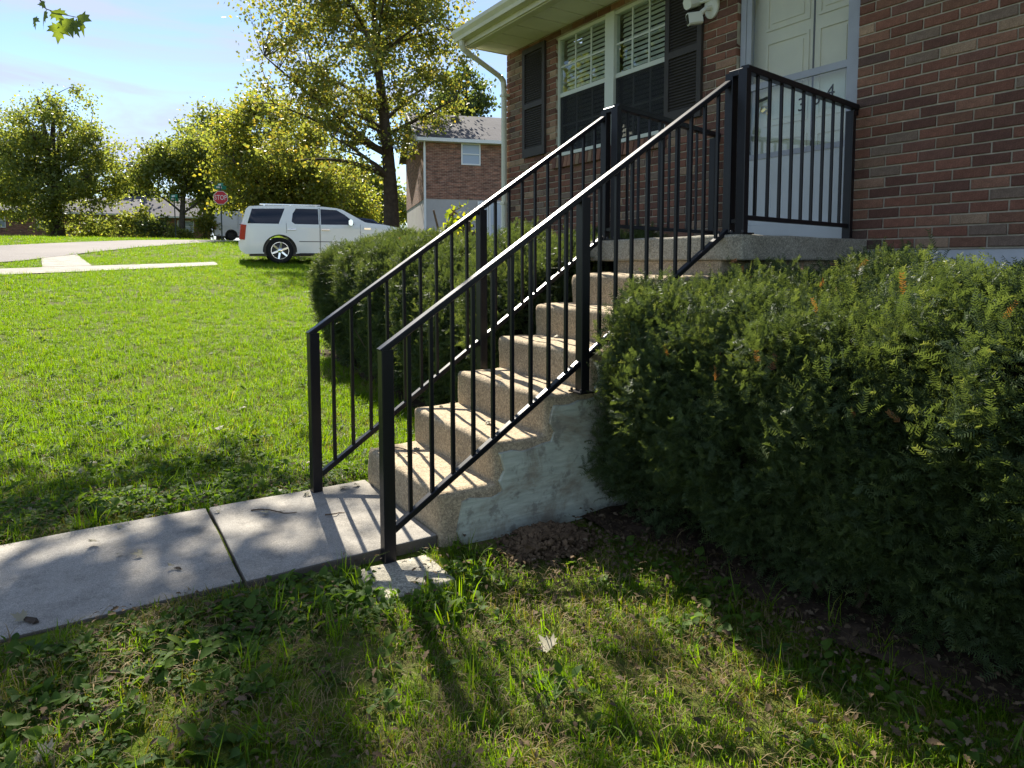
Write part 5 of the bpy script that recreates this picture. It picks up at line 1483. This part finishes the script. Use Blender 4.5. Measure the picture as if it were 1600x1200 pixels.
vehicle('sedan', 'dark blue car mostly hidden beyond the SUV bonnet', (-23.6, 3.9, float(terr(-23.6)) + 0.01), 0, car_out, car_hw, [([(0.15, 0.99), (0.45, 1.32), (0.95, 1.37), (0.95, 0.99)], M_CGLASS), ([(1.02, 0.99), (1.02, 1.37), (1.45, 1.32), (1.95, 1.02)], M_CGLASS)],
        [[(0.35, 0.4), (0.98, 0.4), (0.98, 1.39), (0.42, 1.35), (0.1, 0.97), (0.4, 0.6)], [(1.0, 0.4), (2.05, 0.4), (2.02, 1.02), (1.5, 1.36), (1.0, 1.39)]], M_CARB, (0, 2.7), 0.33, lambda q: 'windscreen' if 1.5 < q[0] < 2.08 and q[1] > 1.03 else ('rear' if -0.33 < q[0] < 0.25 and q[1] > 1.02 else None), {'handle_z': 0.82})

# ------------------------------------------------------------------ neighbour house
def uv_world(me, slope=False):
    uv = me.uv_layers.new(name='UVMap')
    for p_ in me.polygons:
        n = p_.normal
        t = Vector((-n.y, n.x, 0)); t = t.normalized() if t.length > 0.1 else Vector((1, 0, 0))
        bt = n.cross(t)
        for li in p_.loop_indices:
            c = me.vertices[me.loops[li].vertex_index].co
            uv.data[li].uv = (c.dot(t), c.dot(bt))
def building(name, label, loc, rz, Lh, Dh, zbase, zbrick, zeave, rise, wallm, roofm, ov=0.35, gable=True):
    """local frame: +x = front long wall normal ... long wall along local y from 0 to Lh, depth along -x"""
    root = empty(name, loc, rz); tag(root, label, 'house')
    m = MB(); m.box(-Dh, 0, 0, Lh, zbrick, zeave); o = m.build('wall', wallm, root); uv_world(o.data)
    if zbrick > zbase + 0.05:
        m = MB(); m.box(-Dh + 0.02, -0.02, 0.02, Lh - 0.02, zbase, zbrick); m.build('basement', M_BASEM, root)
    # gable triangles
    for y, s in ((0.0, -1), (Lh, 1)):
        m = MB(); m.add([(-Dh, y, zeave), (0, y, zeave), (-Dh / 2, y, zeave + rise)], [(0, 1, 2)])
        m.add([(-Dh, y - s * 0.1, zeave), (0, y - s * 0.1, zeave), (-Dh / 2, y - s * 0.1, zeave + rise)], [(2, 1, 0)]); m.build('gable', M_SIDING if gable else wallm, root)
    k = rise / (Dh / 2)
    m = MB(); th = 0.06
    for s in (1, -1):
        xe = (ov if s > 0 else -Dh - ov)
        ze = zeave - ov * k + 0.05; zr = zeave + rise + 0.05
        a = [(xe, -ov, ze), (xe, Lh + ov, ze), (-Dh / 2, Lh + ov, zr), (-Dh / 2, -ov, zr)]
        b_ = [(x, y, z - th) for x, y, z in a]
        m.add(a + b_, [(0, 1, 2, 3), (7, 6, 5, 4), (0, 4, 5, 1), (1, 5, 6, 2), (3, 7, 4, 0)])
    o = m.build('roof', roofm, root); uv_world(o.data)
    m = MB(); ze = zeave - ov * k
    m.box(ov - 0.01, ov + 0.10, -ov, Lh + ov, ze - 0.10, ze + 0.04); m.build('gutter', M_TRIMW, root)
    m = MB(); m.box(-0.0, ov - 0.01, -ov + 0.02, Lh + ov - 0.02, ze - 0.09, ze - 0.07); m.build('soffit', M_TRIMW, root)
    for y in (-ov - 0.03, Lh + ov):
        m = MB()
        for s in (1, -1): m.bar((ov if s > 0 else -Dh - ov, y + 0.015, ze - 0.03), (-Dh / 2, y + 0.015, zeave + rise - 0.03), 0.03, 0.16, (0, 0, 1)); 
        m.build('bargeboard', M_TRIMW, root)
    return root
def bwindow(root, x, y0, y1, z0, z1, kind='sash'):
    m = MB(); t = 0.06
    m.box(x, x + 0.05, y0, y1, z0, z0 + t); m.box(x, x + 0.05, y0, y1, z1 - t, z1); m.box(x, x + 0.05, y0, y0 + t, z0 + t, z1 - t); m.box(x, x + 0.05, y1 - t, y1, z0 + t, z1 - t)
    if kind == 'sash': m.box(x + 0.004, x + 0.055, y0 + t, y1 - t, (z0 + z1) / 2 - 0.025, (z0 + z1) / 2 + 0.025)
    w = m.build('window', M_TRIMW, root)
    zz = [(z0 + t, (z0 + z1) / 2 - 0.025), ((z0 + z1) / 2 + 0.025, z1 - t)] if kind == 'sash' else [(z0 + t, z1 - t)]
    for a, b_ in zz:
        q = MB(); q.box(x + 0.002, x + 0.02, y0 + t, y1 - t, a, b_); q.build('pane', M_PANE, w)
    return w
M_PANE = simple('far_window_pane', (0.30, 0.36, 0.45), 0.06, 0.0, 0.8)
nb0 = at(662, 217, 28.3)
NR = math.atan2(0.3, 0.954) * -1.0
nh = building('neighbour_house', 'two-storey brick house with grey basement and dark shingle roof beyond the hedge', (nb0.x, nb0.y, 0), NR, 9.0, 7.0, 1.0, 3.93, 6.55, 1.65, M_FBRICK, M_SHING, 0.32)
def nhy(u):
    """distance along the neighbour's long wall that is seen at pixel column u"""
    d = Vector((math.sin(-NR), math.cos(NR))); best = 0
    for k in range(900):
        s = k * 0.01; q = cam_px((nb0.x + d.x * s, nb0.y + d.y * s, 4))
        if q[0] < u: best = s
    return best
y0_, y1_ = nhy(721), nhy(751)
bwindow(nh, 0.004, y0_, y1_, 1.18 + (412 - 258) / 1044 * 28.6, 1.18 + (412 - 224) / 1044 * 28.6)
y0_, y1_ = nhy(746), nhy(763); bwindow(nh, 0.004, y0_, y1_, 1.9, 3.86, 'door')
y0_, y1_ = nhy(764), nhy(784); bwindow(nh, 0.004, y0_, y1_, 1.5, 3.86, 'door')
m = MB(); dy = nhy(664); m.bar((0.10, dy, 6.32), (0.045, dy, 6.1), 0.09, 0.07, (0, 1, 0)); m.bar((0.045, dy, 6.12), (0.045, dy, 1.4), 0.09, 0.07, (1, 0, 0)); m.build('downspout', M_TRIMW, nh)
m = MB(); m.box(-2.9, -2.5, 1.6, 2.0, 7.4, 7.95); m.build('roof_vent', M_FASC, nh)

# far houses
p = at(-70, 372, 52)
h1 = building('brick_bungalow', 'long low brick bungalow behind the wide spreading tree', (p.x, p.y, float(terr(p.x)) - 0.2), R(0), 12.6, 8.0, 0, 0.1, 2.5, 1.5, M_FBRICK, M_SHING, 0.4)
for a, b_ in ((2.0, 3.2), (5.2, 6.6), (8.6, 9.8)): bwindow(h1, 0.004, a, b_, 1.0, 2.1)
p = at(196, 372, 60)
h2 = building('grey_roof_house', 'low house with grey shingle roof behind the leaning tree', (p.x, p.y, float(terr(p.x)) - 0.3), R(-8), 7.0, 8.5, 0, 0.1, 2.6, 1.9, M_FBRICK, M_SHING, 0.4)
for a, b_ in ((1.0, 2.2), (4.2, 5.6)): bwindow(h2, 0.004, a, b_, 1.0, 2.1)

# ------------------------------------------------------------------ signs
def signpost(name, label, base, h):
    r = empty(name, tuple(base)); tag(r, label, 'sign')
    m = MB(); m.bar((0, 0, -0.2), (0.0, 0, h), 0.06, 0.045, (1, 0, 0)); m.build('post', M_SIGNP, r)
    return r
def street_plate(r, z, wid, rot, h=0.2):
    m = MB(); m.box(-wid / 2, wid / 2, -0.006, 0.006, -h / 2, h / 2); pl = m.build('street_name_plate', M_SIGNG, r); pl.location = (0, 0, z); pl.rotation_euler = (0, 0, rot)
    for s in (-1, 1):
        t = MB(); t.box(-wid * 0.36, wid * 0.12, s * 0.0065 - 0.001, s * 0.0065 + 0.001, -h * 0.22, h * 0.22); t.build('worn_lettering', M_SIGNW, pl)
b = at(347, 373, 36); b.z = float(terr(b.x))
facing = math.atan2(CAM.x - b.x, -(CAM.y - b.y)) 
st = signpost('stop_sign', 'red octagonal STOP sign on dark post with green street-name plate above', b, 2.95)
ang = math.atan2(CAM.y - b.y, CAM.x - b.x) + math.pi / 2 - 0.12
oc = [(0.385 * math.cos(R(22.5 + 45 * i)), 0.385 * math.sin(R(22.5 + 45 * i))) for i in range(8)]
pl = MB(); pl.prism(oc, lambda q: (q[0], -0.045, q[1]), lambda q: (q[0], -0.040, q[1])); pl = pl.build('sign_border', M_SIGNW, st); pl.location = (0, 0, 2.30); pl.rotation_euler = (0, 0, ang)
k_ = 0.93
rp = MB(); rp.prism(oc, lambda q: (q[0] * k_, -0.050, q[1] * k_), lambda q: (q[0] * k_, -0.0455, q[1] * k_)); rp.build('sign_face', M_SIGNR, pl)
tm = text_mesh('STOP', 0.36, 0.001, M_SIGNW, 'lettering', 0.78); bb = [v.co.x for v in tm.vertices]; sw = 0.60 / (max(bb) - min(bb))
for v in tm.vertices: v.co.x *= sw
to = link(bpy.data.objects.new('lettering', tm), pl); to.location = (0, -0.0535, 0.0); to.rotation_euler = (R(90), 0, 0)
street_plate(st, 2.85, 0.62, ang + 0.5); street_plate(st, 3.0, 0.5, ang - 0.9, 0.16)
b = at(275, 374, 41); b.z = float(terr(b.x))
st2 = signpost('street_name_sign', 'green street-name sign on thin leaning post across the road', b, 2.6)
st2.rotation_euler = (0, R(-3), 0)
street_plate(st2, 2.5, 0.55, ang + 0.7, 0.22); street_plate(st2, 2.68, 0.5, ang - 0.6, 0.2)

# ------------------------------------------------------------------ litter: fallen leaves, twigs, soil heap
def litter(name, x, y, me, s, rot, label, cat, group, z=None):
    o = bpy.data.objects.new(name, me); C.objects.link(o); o.location = (x, y, z); o.scale = (s, s, s); o.rotation_euler = rot
    return tag(o, label, cat, group)
FL = [maple_leaf_mesh(ML_FALL, 'fallen_leaf', c) for c in (0.3, -0.35, 0.6)]
for i in range(24):
    x, y = rng.uniform(-0.42, 0.38), rng.uniform(-5.6, -3.25)
    if rng.uniform() < 0.55: x = -0.45 + abs(rng.normal() * 0.1)
    litter('walk_leaf', x, y, FL[i % 3], rng.uniform(0.025, 0.055), (rng.normal() * 0.25, rng.normal() * 0.25, rng.uniform(0, 6.28)), 'small dry fallen leaf lying on the concrete walk', 'leaf', 'leaves on the walk', 0.014)
for i in range(46):
    x, y = fan(1.2, 6, 1, -95, -25); x, y = float(x[0]), float(y[0])
    if not walkable(np.array([x]), np.array([y]))[0]: continue
    litter('lawn_leaf', x, y, FL[i % 3], rng.uniform(0.035, 0.075), (rng.normal() * 0.3, rng.normal() * 0.3, rng.uniform(0, 6.28)), 'pale dry fallen leaf caught in the grass', 'leaf', 'leaves in the grass', float(ground_z(x, y)) + rng.uniform(0.02, 0.04))
for i in range(16):
    k = rng.integers(0, 6); x = rng.uniform(-0.38, 0.38); y = YS + k * TR + rng.uniform(0.06, 0.24)
    litter('step_leaf', x, y, FL[i % 3], rng.uniform(0.025, 0.05), (rng.normal() * 0.3, rng.normal() * 0.3, rng.uniform(0, 6.28)), 'tiny dry leaf lying on a concrete step', 'leaf', 'leaves on the steps', (k + 1) * HR + 0.012)
def twig_obj(x, y, L_, a, label, z=0.006, r=0.0035):
    m = MB(); pts = [(x + math.cos(a) * L_ * t + 0.012 * math.sin(t * 7 + x * 9), y + math.sin(a) * L_ * t + 0.012 * math.sin(t * 5), z + 0.003 * math.sin(t * 6)) for t in np.linspace(0, 1, 7)]
    m.tube(pts, list(np.linspace(r, r * 0.5, 7)), 6); b_ = Vector(pts[3]); m.tube([b_, b_ + Vector((0.02, 0.03, 0.004))], [r * 0.5, r * 0.25], 5); o = m.build('twig', M_TWIG); tag(o, label, 'twig')
twig_obj(-0.30, -3.83, 0.24, R(52), 'straight dark twig lying on the walk by the steps')
twig_obj(-0.05, -3.55, 0.10, R(85), 'short twig lying on the walk near the railing foot')
twig_obj(-0.35, -3.10, 0.30, R(20), 'thin curved twig lying on the lowest step', HR + 0.006, 0.003)
m = MB()
def debris(x, y, s, label):
    bm = bmesh.new(); bmesh.ops.create_icosphere(bm, subdivisions=2, radius=1)
    for v in bm.verts: v.co = Vector((v.co.x * s, v.co.y * s * 0.34, max(v.co.z, -0.3) * s * 0.22)) * (1 + 0.8 * noise.noise(v.co * 1.6 + Vector((x * 9, y * 5, 0))))
    me = bpy.data.meshes.new('bark_chip'); bm.to_mesh(me); bm.free(); me.materials.append(M_BARK)
    o = link(bpy.data.objects.new('bark_chip', me)); o.location = (x, y, 0.004 + s * 0.08); o.rotation_euler = (0, 0, R(40)); tag(o, label, 'bark chip')
q = at(48, 972, 1); d_ = q - CAM; t_ = -CAM.z / d_.z; debris(CAM.x + d_.x * t_, CAM.y + d_.y * t_, 0.035, 'large dark bark chip on the far end of the walk')
q = at(278, 890, 1); d_ = q - CAM; t_ = -CAM.z / d_.z; debris(CAM.x + d_.x * t_, CAM.y + d_.y * t_, 0.018, 'small black bark chip in the middle of the walk')
# soil heap of clods by the steps
hp_ = empty('soil_heap', (0.64, -2.78, float(ground_z(0.64, -2.78)))); tag(hp_, 'heap of loose brown soil clods beside the bottom of the steps', 'soil heap')
bm = bmesh.new(); bmesh.ops.create_icosphere(bm, subdivisions=4, radius=1)
for v in bm.verts:
    n_ = noise.fractal(v.co * 2.2, 1, 2, 5)
    v.co = Vector((v.co.x * 0.13, v.co.y * 0.20, max(v.co.z, -0.2) * 0.075)) * (1 + 0.5 * n_)
me = bpy.data.meshes.new('mound'); bm.to_mesh(me); bm.free(); me.materials.append(M_CLOD)
link(bpy.data.objects.new('mound', me), hp_)
cv, cf = [], []
for i in range(900):
    bm = bmesh.new(); bmesh.ops.create_icosphere(bm, subdivisions=1, radius=1); s = abs(rng.normal(0, 0.006)) + 0.003
    a, rr = rng.uniform(0, 6.28), abs(rng.normal(0, 1.0)) * 0.62; o_ = Vector((math.cos(a) * rr * 0.2, math.sin(a) * rr * 0.27, max(0.0, 0.075 * (1 - rr ** 2)) + 0.004))
    b0 = len(cv); cv += [tuple(o_ + v.co * s * (1 + 0.5 * noise.noise(v.co * 1.5 + o_ * 40))) for v in bm.verts]; cf += [tuple(b0 + x.index for x in f.verts) for f in bm.faces]; bm.free()
me = bpy.data.meshes.new('clods'); me.from_pydata(cv, [], cf); me.materials.append(M_CLOD)
o = link(bpy.data.objects.new('clods', me), hp_); o['kind'] = 'stuff'
